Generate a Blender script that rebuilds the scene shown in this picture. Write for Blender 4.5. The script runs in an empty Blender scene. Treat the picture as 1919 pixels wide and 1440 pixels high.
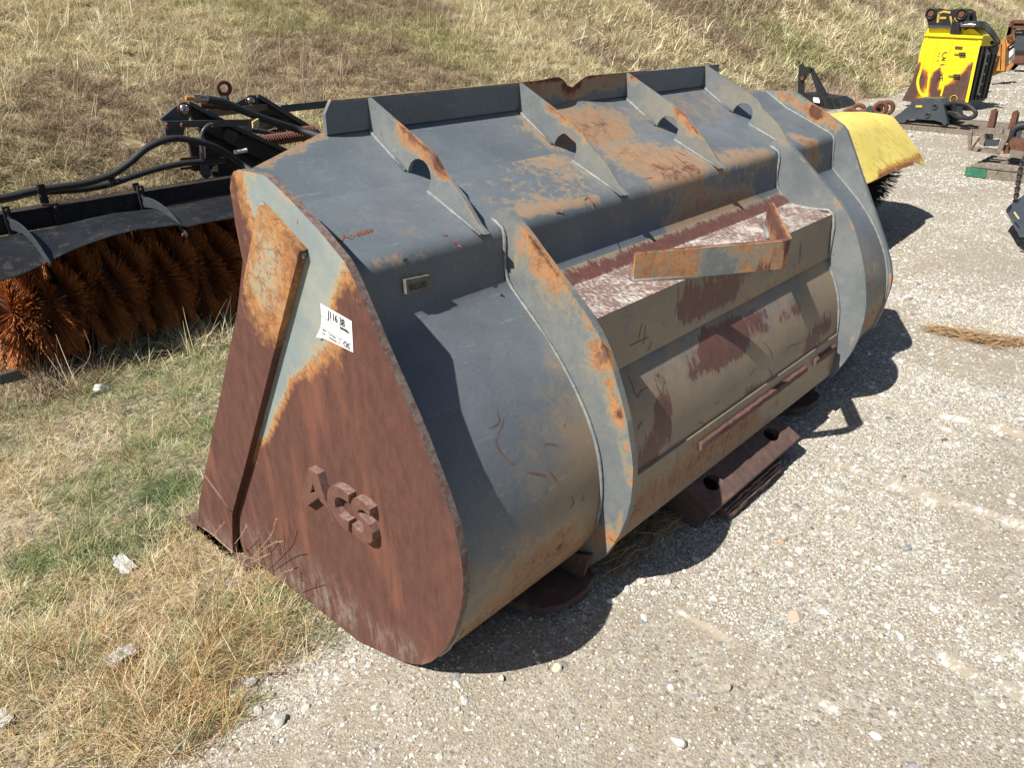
import bpy, bmesh, math, random
import numpy as np
from mathutils import Vector, Matrix, Quaternion
random.seed(7); RNG = np.random.default_rng(7)
scene = bpy.context.scene
COL = scene.collection

# ------------------------------------------------------------------ camera
# World frame: X runs along the long loader bucket, away from the camera; Y towards the grassy bank; Z up.
F = 1400.0; CX, CY = 959.5, 720.0; VP = (2430.0, 15.0)
def _n(v): return v / np.linalg.norm(v)
_a = _n(np.array([VP[0]-CX, VP[1]-CY, F])); _up = -_n(np.array([0, F*F/(CY-VP[1]), F])); _y = np.cross(_up, _a)
RM = np.stack([_a, _y, _up])
CAM = np.array([-0.937, -1.228, 1.65])
def ray(px, py): return RM @ np.array([px-CX, py-CY, F])
def onx(px, py, x): r = ray(px, py); return CAM + r*((x-CAM[0])/r[0])
def ony(px, py, y): r = ray(px, py); return CAM + r*((y-CAM[1])/r[1])
def onz(px, py, z): r = ray(px, py); return CAM + r*((z-CAM[2])/r[2])
def onpl(px, py, A, B):
    A = np.array(A, float); B = np.array(B, float); n = np.cross(B-A, [1, 0, 0]); r = ray(px, py)
    return CAM + r*(np.dot(A-CAM, n)/np.dot(r, n))
cam_data = bpy.data.cameras.new('camera'); cam = bpy.data.objects.new('camera', cam_data); COL.objects.link(cam)
right = RM @ np.array([1, 0, 0]); down = RM @ np.array([0, 1, 0]); fwd = RM @ np.array([0, 0, 1])
m = Matrix(((right[0], -down[0], -fwd[0], CAM[0]), (right[1], -down[1], -fwd[1], CAM[1]), (right[2], -down[2], -fwd[2], CAM[2]), (0, 0, 0, 1)))
cam.matrix_world = m
cam_data.sensor_width = 36; cam_data.lens = 36*F/1919; cam_data.clip_end = 1000; cam_data.clip_start = 0.05
scene.camera = cam

# ------------------------------------------------------------------ light
SUN_DIR = np.array([0.774, -0.138, -0.956])
w = bpy.data.worlds.new('World'); scene.world = w; w.use_nodes = True
nt = w.node_tree; nt.nodes.clear()
sky = nt.nodes.new('ShaderNodeTexSky'); sky.sky_type = 'NISHITA'; sky.sun_disc = False
sky.sun_elevation = math.radians(50.5); sky.sun_rotation = math.atan2(-SUN_DIR[0], -SUN_DIR[1])
bg = nt.nodes.new('ShaderNodeBackground'); bg.inputs[1].default_value = 0.05
out = nt.nodes.new('ShaderNodeOutputWorld'); nt.links.new(sky.outputs[0], bg.inputs[0]); nt.links.new(bg.outputs[0], out.inputs[0])
sd = bpy.data.lights.new('sun', 'SUN'); sd.energy = 5.0; sd.angle = math.radians(0.5); sd.color = (1, 0.955, 0.88)
so = bpy.data.objects.new('sun', sd); COL.objects.link(so)
so.rotation_euler = Vector(SUN_DIR).to_track_quat('-Z', 'Y').to_euler(); so.location = (-8, 2, 12)
scene.view_settings.view_transform = 'Standard'; scene.view_settings.look = 'None'
scene.view_settings.exposure = 0.60; scene.view_settings.gamma = 1.0; scene.view_settings.use_curve_mapping = False
scene.render.engine = 'CYCLES'; scene.cycles.max_bounces = 5; scene.cycles.diffuse_bounces = 2

# ------------------------------------------------------------------ noise in python
def _hash(ix, iy, iz, seed):
    n = (ix*374761393 + iy*668265263 + iz*2147483647 + seed*1274126177) & 0xffffffff
    n = ((n ^ (n >> 13))*1274126177) & 0xffffffff
    return ((n ^ (n >> 16)) & 0xffff)/65535.0
def vnoise(p, freq, seed=0):
    p = np.asarray(p, float)*freq + 1000.0
    i = np.floor(p).astype(np.int64); f = p-i; f = f*f*(3-2*f)
    r = 0
    for dx in (0, 1):
        for dy in (0, 1):
            for dz in (0, 1):
                wgt = (f[..., 0] if dx else 1-f[..., 0])*(f[..., 1] if dy else 1-f[..., 1])*(f[..., 2] if dz else 1-f[..., 2])
                r = r + wgt*_hash(i[..., 0]+dx, i[..., 1]+dy, i[..., 2]+dz, seed)
    return r
def fbm(p, freq, octv=4, seed=0):
    s = 0; a = 1; t = 0
    for k in range(octv):
        s = s + a*vnoise(p, freq*2**k, seed+k*17); t += a; a *= .5
    return s/t
def P3(x, y, z=0): x = np.asarray(x, float); return np.stack([x, np.asarray(y, float)+0*x, 0*x+z], -1)
def sstep(a, b, x): t = np.clip((x-a)/(b-a), 0, 1); return t*t*(3-2*t)

# ------------------------------------------------------------------ node helpers
class NT:
    def __init__(s, name):
        s.m = bpy.data.materials.new(name); s.m.use_nodes = True; s.t = s.m.node_tree; s.t.nodes.clear()
        s.out = s.t.nodes.new('ShaderNodeOutputMaterial'); s.b = s.t.nodes.new('ShaderNodeBsdfPrincipled')
        s.t.links.new(s.b.outputs[0], s.out.inputs[0]); s.co = s.t.nodes.new('ShaderNodeTexCoord').outputs['Object']
    def put(s, sock, v):
        if isinstance(v, bpy.types.NodeSocket): s.t.links.new(v, sock)
        elif isinstance(v, (tuple, list)) and sock.type == 'RGBA' and len(v) == 3: sock.default_value = (*v, 1)
        else: sock.default_value = v
    def noise(s, scale, detail=4, rough=.6, vec=None, st=None, dist=0.0):
        n = s.t.nodes.new('ShaderNodeTexNoise'); v = vec or s.co
        if st: v = s.map(v, st)
        s.t.links.new(v, n.inputs['Vector']); n.inputs['Scale'].default_value = scale; n.inputs['Detail'].default_value = detail
        n.inputs['Roughness'].default_value = rough; n.inputs['Distortion'].default_value = dist
        return n.outputs['Fac']
    def map(s, v, st, rot=(0, 0, 0)):
        k = s.t.nodes.new('ShaderNodeMapping'); s.t.links.new(v, k.inputs[0]); k.inputs['Scale'].default_value = st; k.inputs['Rotation'].default_value = rot; return k.outputs[0]
    def voro(s, scale, feat='F1', out='Distance', st=None, rnd=1.0):
        n = s.t.nodes.new('ShaderNodeTexVoronoi'); n.feature = feat; v = s.map(s.co, st) if st else s.co
        s.t.links.new(v, n.inputs['Vector']); n.inputs['Scale'].default_value = scale; n.inputs['Randomness'].default_value = rnd; return n.outputs[out]
    def math(s, op, a, b=0.0, clamp=False):
        n = s.t.nodes.new('ShaderNodeMath'); n.operation = op; n.use_clamp = clamp; s.put(n.inputs[0], a); s.put(n.inputs[1], b); return n.outputs[0]
    def rng(s, v, a, b, c=0.0, d=1.0, smooth=True):
        n = s.t.nodes.new('ShaderNodeMapRange'); n.interpolation_type = 'SMOOTHSTEP' if smooth else 'LINEAR'
        s.put(n.inputs[0], v)
        for i, k in enumerate((a, b, c, d)): n.inputs[i+1].default_value = k
        return n.outputs[0]
    def ramp(s, v, stops):
        n = s.t.nodes.new('ShaderNodeValToRGB'); cr = n.color_ramp
        while len(cr.elements) < len(stops): cr.elements.new(0.5)
        for e, (p, c) in zip(cr.elements, stops): e.position = p; e.color = (*c, 1)
        s.put(n.inputs[0], v); return n.outputs[0]
    def mix(s, f, a, b, mode='MIX'):
        n = s.t.nodes.new('ShaderNodeMix'); n.data_type = 'RGBA'; n.blend_type = mode
        s.put(n.inputs[0], f); s.put(n.inputs[6], a); s.put(n.inputs[7], b); return n.outputs[2]
    def attr(s, name, kind='GEOMETRY', out='Color'):
        n = s.t.nodes.new('ShaderNodeAttribute'); n.attribute_name = name; n.attribute_type = kind; return n.outputs[out]
    def sep(s, v):
        n = s.t.nodes.new('ShaderNodeSeparateColor'); s.t.links.new(v, n.inputs[0]); return n.outputs[:3]
    def bump(s, h, strength=.3, dist=.002, prev=None):
        n = s.t.nodes.new('ShaderNodeBump'); n.inputs['Strength'].default_value = strength; n.inputs['Distance'].default_value = dist
        s.put(n.inputs['Height'], h)
        if prev: s.t.links.new(prev, n.inputs['Normal'])
        s.t.links.new(n.outputs[0], s.b.inputs['Normal']); return n.outputs[0]
    def fin(s, color, rough=.6, metal=0.0, spec=.5):
        s.put(s.b.inputs['Base Color'], color); s.put(s.b.inputs['Roughness'], rough); s.put(s.b.inputs['Metallic'], metal)
        s.put(s.b.inputs['Specular IOR Level'], spec); return s.m

def simple(name, c1, c2=None, scale=8, rough=.6, bump=.15, metal=0.0, grime=None, st=None, spec=.4):
    s = NT(name); n = s.noise(scale, 6, .65, st=st); c2 = c2 or tuple(v*.6 for v in c1)
    col = s.mix(s.rng(n, .35, .65), c1, c2)
    f = s.noise(scale*14, 3, .6)
    col = s.mix(s.rng(f, .58, .72, 0, .45), col, tuple(min(1, v*1.6+.02) for v in c1))
    if grime: col = s.mix(s.rng(s.noise(scale*2.3, 8, .75, dist=.6), .53, .64), col, grime)
    s.bump(s.noise(scale*10, 5, .6), bump, .002)
    return s.fin(col, rough, metal, spec)

def rusty_paint(name, paint, paint2=None, offset=0.0, gloss=.5, soft=0.0, crack=.75, amp=1.0, warm=.72, rust=(.135, .050, .032), orange=(.42, .175, .055), tan=(.25, .225, .165)):
    """Painted steel. Attribute 'fld': R drives paint > tan > orange > brown rust, G bare maroon patches, B tan film."""
    s = NT(name); r, g, b = s.sep(s.attr('fld'))
    paint2 = paint2 or tuple(v*1.25 for v in paint)
    big = s.noise(5, 8, .7); fine = s.noise(46, 6, .7); mid = s.noise(15, 6, .75, dist=.8); str_ = s.noise(9, 7, .7, st=(3.5, 3.5, .9))
    p = s.mix(s.rng(big, .35, .7), paint, paint2)
    p = s.mix(s.rng(s.noise(120, 3, .6), .60, .70, 0, .35), p, tuple(v*.45 for v in paint))
    p = s.mix(s.rng(s.noise(85, 3, .6, st=(1, 3, 1)), .60, .72, 0, .28), p, (.34, .36, .36))
    p = s.mix(s.rng(s.noise(7, 9, .8, st=(1, 1, 1)), .5, .75, 0, .35), p, tuple(v*1.5+.02 for v in paint))
    p = s.mix(s.math('MULTIPLY', s.rng(s.math('ADD', s.math('MULTIPLY', b, .9), s.math('MULTIPLY', s.math('SUBTRACT', mid, .5), 1.5)), .15, .95), warm), p, tan)
    p = s.mix(s.rng(s.noise(2.2, 5, .6), .38, .68, 0, .35), p, tuple(v*.72 for v in paint))
    p = s.mix(s.rng(s.noise(38, 4, .7, st=(1, 1, .6)), .665, .70, 0, .8), p, (.20, .095, .05))
    p = s.mix(s.rng(s.noise(26, 3, .7, st=(.25, 2, 2)), .64, .72, 0, .30), p, (.33, .33, .31))
    f = s.math('ADD', s.math('ADD', r, offset), s.math('MULTIPLY', s.math('SUBTRACT', mid, .5), .75*amp))
    f = s.math('ADD', f, s.math('MULTIPLY', s.math('SUBTRACT', fine, .5), .55*amp))
    f = s.math('ADD', f, s.math('MULTIPLY', s.math('SUBTRACT', str_, .5), .35))
    wv = s.t.nodes.new('ShaderNodeTexVoronoi'); wv.feature = 'DISTANCE_TO_EDGE'; wv.inputs['Scale'].default_value = 15
    vm = s.t.nodes.new('ShaderNodeVectorMath'); vm.operation = 'ADD'; s.t.links.new(s.co, vm.inputs[0])
    nc = s.t.nodes.new('ShaderNodeTexNoise'); nc.inputs['Scale'].default_value = 7; nc.inputs['Detail'].default_value = 5; s.t.links.new(s.co, nc.inputs['Vector'])
    vs = s.t.nodes.new('ShaderNodeVectorMath'); vs.operation = 'SCALE'; vs.inputs['Scale'].default_value = .35; s.t.links.new(nc.outputs['Color'], vs.inputs[0]); s.t.links.new(vs.outputs[0], vm.inputs[1]); s.t.links.new(vm.outputs[0], wv.inputs['Vector'])
    crk = s.rng(wv.outputs['Distance'], .0, .055, 1, 0)
    m1 = s.rng(f, .28, .44); m2 = s.rng(f, .40, .62); m3 = s.rng(f, .64, .64+.2/amp)
    c = s.mix(s.math('MULTIPLY', m1, .75), p, tan)
    oc = s.mix(s.rng(s.noise(22, 6, .7), .4, .66), orange, tuple(v*.62 for v in orange))
    c = s.mix(s.math('MULTIPLY', m2, 1-soft), c, oc)
    rb = s.noise(30, 8, .7, st=(1, 1, .45)); rc = s.mix(s.rng(rb, .3, .7), rust, tuple(v*.62 for v in rust))
    rc = s.mix(s.rng(s.noise(4, 4, .6, st=(2.2, 2.2, .5)), .50, .72), rc, tuple(v*1.0*k for v, k in zip(rust, (1.38, 1.32, 1.1))))
    rc = s.mix(s.rng(s.noise(48, 6, .8, st=(1, 1.5, .4)), .60, .78, 0, .45), rc, (.27, .175, .14)); rc = s.mix(s.rng(s.noise(90, 4, .7), .60, .72, 0, .45), rc, tuple(v*.4 for v in rust))
    zone = s.math('MULTIPLY', s.rng(f, .36, .5), s.math('SUBTRACT', 1.0, m3))
    c = s.mix(s.math('MULTIPLY', s.math('MULTIPLY', crk, zone), crack), c, tuple(v*.9 for v in rust))
    c = s.mix(m3, c, rc)
    c = s.mix(s.math('MULTIPLY', s.math('MULTIPLY', b, m3), s.rng(s.noise(14, 8, .8, st=(1, 1.4, .6)), .42, .66)), c, (.24, .185, .15))
    f2 = s.math('ADD', g, s.math('MULTIPLY', s.math('SUBTRACT', s.noise(12, 9, .8, st=(2.8, 1, .7)), .5), 1.7))
    f2 = s.math('ADD', f2, s.math('MULTIPLY', s.math('SUBTRACT', s.noise(40, 5, .75, st=(2.5, 1, .5)), .5), .9)); mr = s.rng(f2, .48, .60)
    c = s.mix(mr, c, s.mix(s.rng(rb, .3, .7), (.155, .068, .055), (.105, .048, .042)))
    ro = s.math('ADD', gloss, s.math('MULTIPLY', m2, .3), True)
    h = s.math('ADD', s.math('MULTIPLY', fine, .6), s.math('MULTIPLY', s.noise(150, 3, .6), .5))
    h = s.math('SUBTRACT', h, s.math('MULTIPLY', mr, .5))
    s.bump(h, .22, .003)
    return s.fin(c, ro, 0.0, .4)

# ------------------------------------------------------------------ object helpers
def tag(o, label=None, cat=None, group=None, kind=None):
    if label: o['label'] = label
    if cat: o['category'] = cat
    if group: o['group'] = group
    if kind: o['kind'] = kind
    return o
def thing(name, label, cat, loc=(0, 0, 0), group=None):
    o = bpy.data.objects.new(name, None); COL.objects.link(o); o.location = loc; o.empty_display_size = .1
    return tag(o, label, cat, group)
def link(name, me, mat=None, parent=None):
    if mat: me.materials.append(mat)
    o = bpy.data.objects.new(name, me); COL.objects.link(o)
    if parent is not None:
        o.parent = parent
        if parent.type == 'EMPTY': o.matrix_parent_inverse = Matrix.Translation(-Vector(parent.location))
    return o
def frombm(name, bm, mat, parent=None, smooth=False, bevel=0, seg=1, ang=None):
    if bevel:
        es = [e for e in bm.edges if len(e.link_faces) == 2 and e.calc_face_angle(0) > .5]
        if es: bmesh.ops.bevel(bm, geom=es, offset=bevel, segments=seg, affect='EDGES', clamp_overlap=True)
    bmesh.ops.recalc_face_normals(bm, faces=bm.faces[:])
    me = bpy.data.meshes.new(name); bm.to_mesh(me); bm.free()
    if smooth:
        for p in me.polygons: p.use_smooth = True
        if ang: me.set_sharp_from_angle(angle=math.radians(ang))
    return link(name, me, mat, parent)
def np_mesh(name, V, Fc, mat, parent=None, smooth=False):
    """V (n,3); Fc (m,k) constant k"""
    me = bpy.data.meshes.new(name); V = np.asarray(V, np.float32); Fc = np.asarray(Fc, np.int32); k = Fc.shape[1]
    me.vertices.add(len(V)); me.vertices.foreach_set('co', V.ravel())
    me.loops.add(Fc.size); me.loops.foreach_set('vertex_index', Fc.ravel())
    me.polygons.add(len(Fc)); me.polygons.foreach_set('loop_start', np.arange(0, Fc.size, k, dtype=np.int32))
    me.polygons.foreach_set('loop_total', np.full(len(Fc), k, np.int32))
    if smooth: me.polygons.foreach_set('use_smooth', np.ones(len(Fc), bool))
    me.update(calc_edges=True)
    return link(name, me, mat, parent)
def extr(bm, pts, off):
    """closed solid from a planar polygon pts (3D) pushed by vector off"""
    off = Vector(off); a = [bm.verts.new(Vector(p)) for p in pts]; b = [bm.verts.new(Vector(p)+off) for p in pts]; n = len(pts)
    bm.faces.new(a); bm.faces.new(b[::-1])
    for i in range(n): bm.faces.new((a[i], b[i], b[(i+1) % n], a[(i+1) % n]))
    return bm
def solid(name, pts, off, mat, parent=None, bevel=0, smooth=False, ang=None):
    bm = bmesh.new(); extr(bm, pts, off); return frombm(name, bm, mat, parent, smooth, bevel, ang=ang)
def prism(name, yz, x0, x1, mat, parent=None, bevel=0, smooth=False, ang=None):
    return solid(name, [(x0, y, z) for y, z in yz], (x1-x0, 0, 0), mat, parent, bevel, smooth, ang)
def box(bm, lo, hi):
    x0, y0, z0 = lo; x1, y1, z1 = hi
    extr(bm, [(x0, y0, z0), (x1, y0, z0), (x1, y1, z0), (x0, y1, z0)], (0, 0, z1-z0))
def boxo(name, lo, hi, mat, parent=None, bevel=0):
    bm = bmesh.new(); box(bm, lo, hi); return frombm(name, bm, mat, parent, bevel=bevel)
def bar(bm, a, b, w, h, up=(0, 0, 1)):
    a = Vector(a); b = Vector(b); d = (b-a).normalized(); s = d.cross(Vector(up)).normalized(); u = s.cross(d)
    q = [a+s*w/2*i+u*h/2*j for i, j in ((-1, -1), (1, -1), (1, 1), (-1, 1))]
    extr(bm, q, b-a)
def baro(name, a, b, w, h, mat, parent=None, up=(0, 0, 1), bevel=0):
    bm = bmesh.new(); bar(bm, a, b, w, h, up); return frombm(name, bm, mat, parent, bevel=bevel)
def smoothpath(pts, n=6):
    P = [Vector(p) for p in pts]; P = [P[0]*2-P[1]]+P+[P[-1]*2-P[-2]]; o = []
    for i in range(1, len(P)-2):
        for k in range(n):
            t = k/n; a, b, c, d = P[i-1:i+3]
            o.append(.5*((2*b)+(c-a)*t+(2*a-5*b+4*c-d)*t*t+(3*b-a-3*c+d)*t**3))
    o.append(P[-2]); return o
def tube(bm, path, r, seg=8, cap=True, flat=1.0):
    path = [Vector(p) for p in path]; rings = []; n = len(path); pu = None
    for i, p in enumerate(path):
        d = (path[min(i+1, n-1)]-path[max(i-1, 0)]).normalized()
        if pu is None: pu = d.orthogonal().normalized()
        u = (pu-d*pu.dot(d)).normalized(); v = d.cross(u); pu = u
        rr = r[i] if isinstance(r, (list, tuple)) else r
        rings.append([bm.verts.new(p+u*math.cos(k/seg*2*math.pi)*rr+v*math.sin(k/seg*2*math.pi)*rr*flat) for k in range(seg)])
    for i in range(n-1):
        for k in range(seg): bm.faces.new((rings[i][k], rings[i][(k+1) % seg], rings[i+1][(k+1) % seg], rings[i+1][k]))
    if cap: bm.faces.new(rings[0][::-1]); bm.faces.new(rings[-1])
def tubeo(name, path, r, mat, parent=None, seg=8, sm=0):
    bm = bmesh.new(); tube(bm, smoothpath(path, sm) if sm else path, r, seg); return frombm(name, bm, mat, parent, True, ang=50)
def cyl(bm, a, b, r, seg=16): tube(bm, [a, b], r, seg)
def cylo(name, a, b, r, mat, parent=None, seg=16, bevel=0):
    bm = bmesh.new(); tube(bm, [a, b], r, seg); return frombm(name, bm, mat, parent, True, bevel, ang=40)
def ringo(name, c, axis, R, r, mat, parent=None, flat=1.0, seg=24):
    axis = Vector(axis).normalized(); u = axis.orthogonal().normalized(); v = axis.cross(u); bm = bmesh.new(); rings = []
    for i in range(seg):
        t = i/seg*2*math.pi; d = u*math.cos(t)+v*math.sin(t)
        rings.append([bm.verts.new(Vector(c)+d*(R+r*math.cos(k/6*2*math.pi))+axis*r*flat*math.sin(k/6*2*math.pi)) for k in range(6)])
    for i in range(seg):
        for k in range(6): bm.faces.new((rings[i][k], rings[i][(k+1) % 6], rings[(i+1) % seg][(k+1) % 6], rings[(i+1) % seg][k]))
    return frombm(name, bm, mat, parent, True)
def ribbon(bm, path, width, nrm):
    """flat strip lying on a surface, following path"""
    path = [Vector(p) for p in path]; nrm = Vector(nrm).normalized(); pr = None
    for i, p in enumerate(path):
        d = (path[min(i+1, len(path)-1)]-path[max(i-1, 0)]).normalized(); s = d.cross(nrm).normalized()
        wd = (width[i] if isinstance(width, (list, tuple)) else width)/2
        cur = (bm.verts.new(p+s*wd), bm.verts.new(p-s*wd))
        if pr: bm.faces.new((pr[0], pr[1], cur[1], cur[0]))
        pr = cur
def dice(bm, step, axes=(0, 1, 2)):
    for ax in axes:
        cs = [v.co[ax] for v in bm.verts]; lo, hi = min(cs), max(cs); n = Vector([1 if i == ax else 0 for i in range(3)])
        k = int((hi-lo)/step)
        for i in range(1, k+1):
            c = lo+(hi-lo)*i/(k+1)
            bmesh.ops.bisect_plane(bm, geom=bm.verts[:]+bm.edges[:]+bm.faces[:], plane_co=n*c, plane_no=n)
def paintfld(o, base=(0, 0, 0), blobs=()):
    """blobs: (channel, strength, p0, p1, radius) capsules of wear, in world metres; negative strength clears"""
    me = o.data; n = len(me.vertices); V = np.empty(n*3, np.float32); me.vertices.foreach_get('co', V); V = V.reshape(-1, 3).astype(float)
    A = np.tile(np.array([*base, 1.0]), (n, 1))
    for ch, st, p0, p1, rad in blobs:
        p0 = np.array(p0, float); p1 = np.array(p1, float); d = p1-p0; L = max(d@d, 1e-9)
        t = np.clip(((V-p0)@d)/L, 0, 1); dist = np.linalg.norm(V-p0-t[:, None]*d, axis=1)/rad
        A[:, ch] += st*np.clip(1.25-dist, 0, 1)
    A[:, :3] = np.clip(A[:, :3], 0, 1.2)
    at = me.attributes.new('fld', 'FLOAT_COLOR', 'POINT'); at.data.foreach_set('color', A.astype(np.float32).ravel())
    return o
def text(name, s, size, loc, xdir, ydir, mat, parent=None, ext=0.0005, xs=1.0):
    cu = bpy.data.curves.new(name, 'FONT'); cu.body = s; cu.size = size; cu.extrude = ext; cu.resolution_u = 3
    t = bpy.data.objects.new(name, cu); COL.objects.link(t)
    me = bpy.data.meshes.new_from_object(t.evaluated_get(bpy.context.evaluated_depsgraph_get())); bpy.data.objects.remove(t)
    x = Vector(xdir).normalized(); y = Vector(ydir); y = (y-x*y.dot(x)).normalized(); z = x.cross(y)
    for v in me.vertices: v.co = Vector(loc)+x*v.co.x*xs+y*v.co.y+z*v.co.z
    me.materials.clear(); me.name = name
    return link(name, me, mat, parent)
# ------------------------------------------------------------------ materials
M_grey = rusty_paint('grey_paint_rusted', (.112, .132, .152), (.142, .165, .188), gloss=.52, soft=.38, crack=.12, warm=.85, orange=(.36, .19, .095), tan=(.30, .222, .142))
M_gus = rusty_paint('plate_paint_rusted', (.125, .140, .148), (.19, .205, .205), offset=.02, gloss=.5, crack=.3, orange=(.42, .19, .07), soft=.12)
M_end = rusty_paint('end_plate_rust', (.20, .245, .255), (.30, .31, .26), gloss=.6, amp=.80, crack=.6, rust=(.118, .049, .036), orange=(.40, .19, .07), tan=(.36, .29, .17))
M_shoe = rusty_paint('brown_worn_steel', (.10, .065, .058), (.14, .095, .085), offset=.2, rust=(.120, .074, .064), orange=(.16, .08, .06), gloss=.5)
def _scuff():
    s = NT('chalky_scuffed_rust'); n = s.noise(110, 6, .75, st=(1, .45, 1)); k = s.noise(6, 5, .6)
    f = s.math('ADD', n, s.math('MULTIPLY', s.math('SUBTRACT', k, .5), .5))
    c = s.mix(s.rng(f, .45, .63), (.17, .105, .088), (.53, .50, .46)); s.bump(n, .2, .002); return s.fin(c, .8)
M_scuff = _scuff()
def _weld():
    s = NT('weld_bead'); c = s.mix(s.rng(s.noise(40, 4), .4, .6), (.17, .19, .20), (.25, .25, .23)); s.bump(s.noise(160, 4, .6), .5, .004); return s.fin(c, .5)
M_weld = _weld()
M_edge = simple('flame_cut_edge', (.16, .055, .04), (.10, .05, .045), 30, .8, .6)
M_mark = simple('rust_scratch', (.26, .085, .045), (.17, .06, .035), 60, .9, .1)
M_black = simple('black_paint', (.012, .013, .015), (.022, .022, .024), 12, .42, .12, grime=(.05, .045, .04))
M_blackrust = simple('black_paint_rusty', (.02, .02, .022), (.035, .033, .033), 14, .5, .2, grime=(.13, .05, .03))
M_hood = simple('black_poly_hood', (.011, .012, .014), (.019, .020, .022), 5, .42, .1, st=(1, 1, 1), grime=(.045, .043, .04), spec=.3)
M_rubber = simple('hose_rubber', (.020, .021, .023), (.030, .030, .031), 20, .6, .1)
M_rust = simple('brown_rust', (.14, .06, .035), (.09, .038, .025), 20, .85, .35, grime=(.24, .10, .04))
M_chrome = simple('bright_steel', (.42, .42, .42), (.3, .3, .3), 20, .25, .05, metal=.9, grime=(.2, .12, .08))
M_white = simple('white_label', (.78, .78, .77), (.74, .74, .74), 4, .6, .02)
M_ink = simple('ink', (.03, .03, .06), None, 20, .7, .0)
M_paper = simple('crumpled_paper', (.80, .80, .78), (.66, .65, .62), 14, .8, .2)
M_rope = simple('rust_spring', (.17, .055, .035), (.10, .04, .03), 40, .7, .2)
M_wood = simple('weathered_board', (.24, .20, .16), (.15, .125, .10), 6, .85, .5, st=(1, 6, 6), grime=(.09, .075, .06))
M_woodn = simple('new_board', (.32, .19, .09), (.22, .12, .06), 6, .85, .5, st=(1, 6, 6))
M_green = simple('green_paint', (.02, .16, .09), (.03, .12, .07), 9, .7, .3, grime=(.2, .18, .15))
M_dgrey = simple('dark_grey_paint', (.045, .055, .066), (.06, .07, .08), 5, .35, .08)
M_orange = simple('faded_orange_paint', (.50, .24, .05), (.38, .16, .04), 5, .6, .2, grime=(.16, .06, .03))
M_cream = simple('faded_cream_paint', (.58, .48, .24), (.46, .36, .16), 5, .6, .2, grime=(.3, .15, .06))
M_spray = simple('yellow_spray', (.60, .42, .06), (.35, .25, .05), 60, .8, .1)
M_yel = rusty_paint('yellow_paint_rusted', (.80, .62, .012), (.84, .68, .02), gloss=.42, rust=(.10, .05, .035), orange=(.45, .12, .02), tan=(.70, .50, .03))
M_yel2 = rusty_paint('pale_yellow_paint', (.70, .56, .12), (.74, .62, .18), gloss=.5, rust=(.22, .09, .03), orange=(.48, .22, .05), tan=(.62, .50, .12))
def _brist(name, a, b):
    s = NT(name); c = s.mix(s.attr('tone', out='Fac'), a, b); return s.fin(c, .75)
M_brist = _brist('rusty_wire', (.22, .065, .025), (.72, .27, .07))
M_bristk = _brist('black_bristle', (.010, .010, .011), (.03, .028, .026))
def _inst(name, rough=.8):
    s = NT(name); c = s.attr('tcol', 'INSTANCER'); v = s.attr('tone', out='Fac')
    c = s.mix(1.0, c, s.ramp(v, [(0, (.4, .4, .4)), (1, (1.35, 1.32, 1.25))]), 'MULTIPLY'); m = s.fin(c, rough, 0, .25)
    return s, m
def _grass():
    s, m = _inst('grass_blade'); tr = s.t.nodes.new('ShaderNodeBsdfTranslucent'); mx = s.t.nodes.new('ShaderNodeMixShader'); mx.inputs[0].default_value = .18
    l = s.b.inputs['Base Color'].links[0].from_socket; s.t.links.new(l, tr.inputs[0])
    s.t.links.new(s.b.outputs[0], mx.inputs[1]); s.t.links.new(tr.outputs[0], mx.inputs[2]); s.t.links.new(mx.outputs[0], s.out.inputs[0]); return m
M_grass = _grass()
def _stone():
    s = NT('limestone_pebble'); c = s.attr('tcol', 'INSTANCER'); n = s.noise(1.6, 5, .7)
    c = s.mix(1.0, c, s.ramp(n, [(.3, (.7, .7, .7)), (.7, (1.15, 1.15, 1.15))]), 'MULTIPLY'); s.bump(n, .4, .15); return s.fin(c, .85, 0, .3)
M_stone = _stone()
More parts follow.
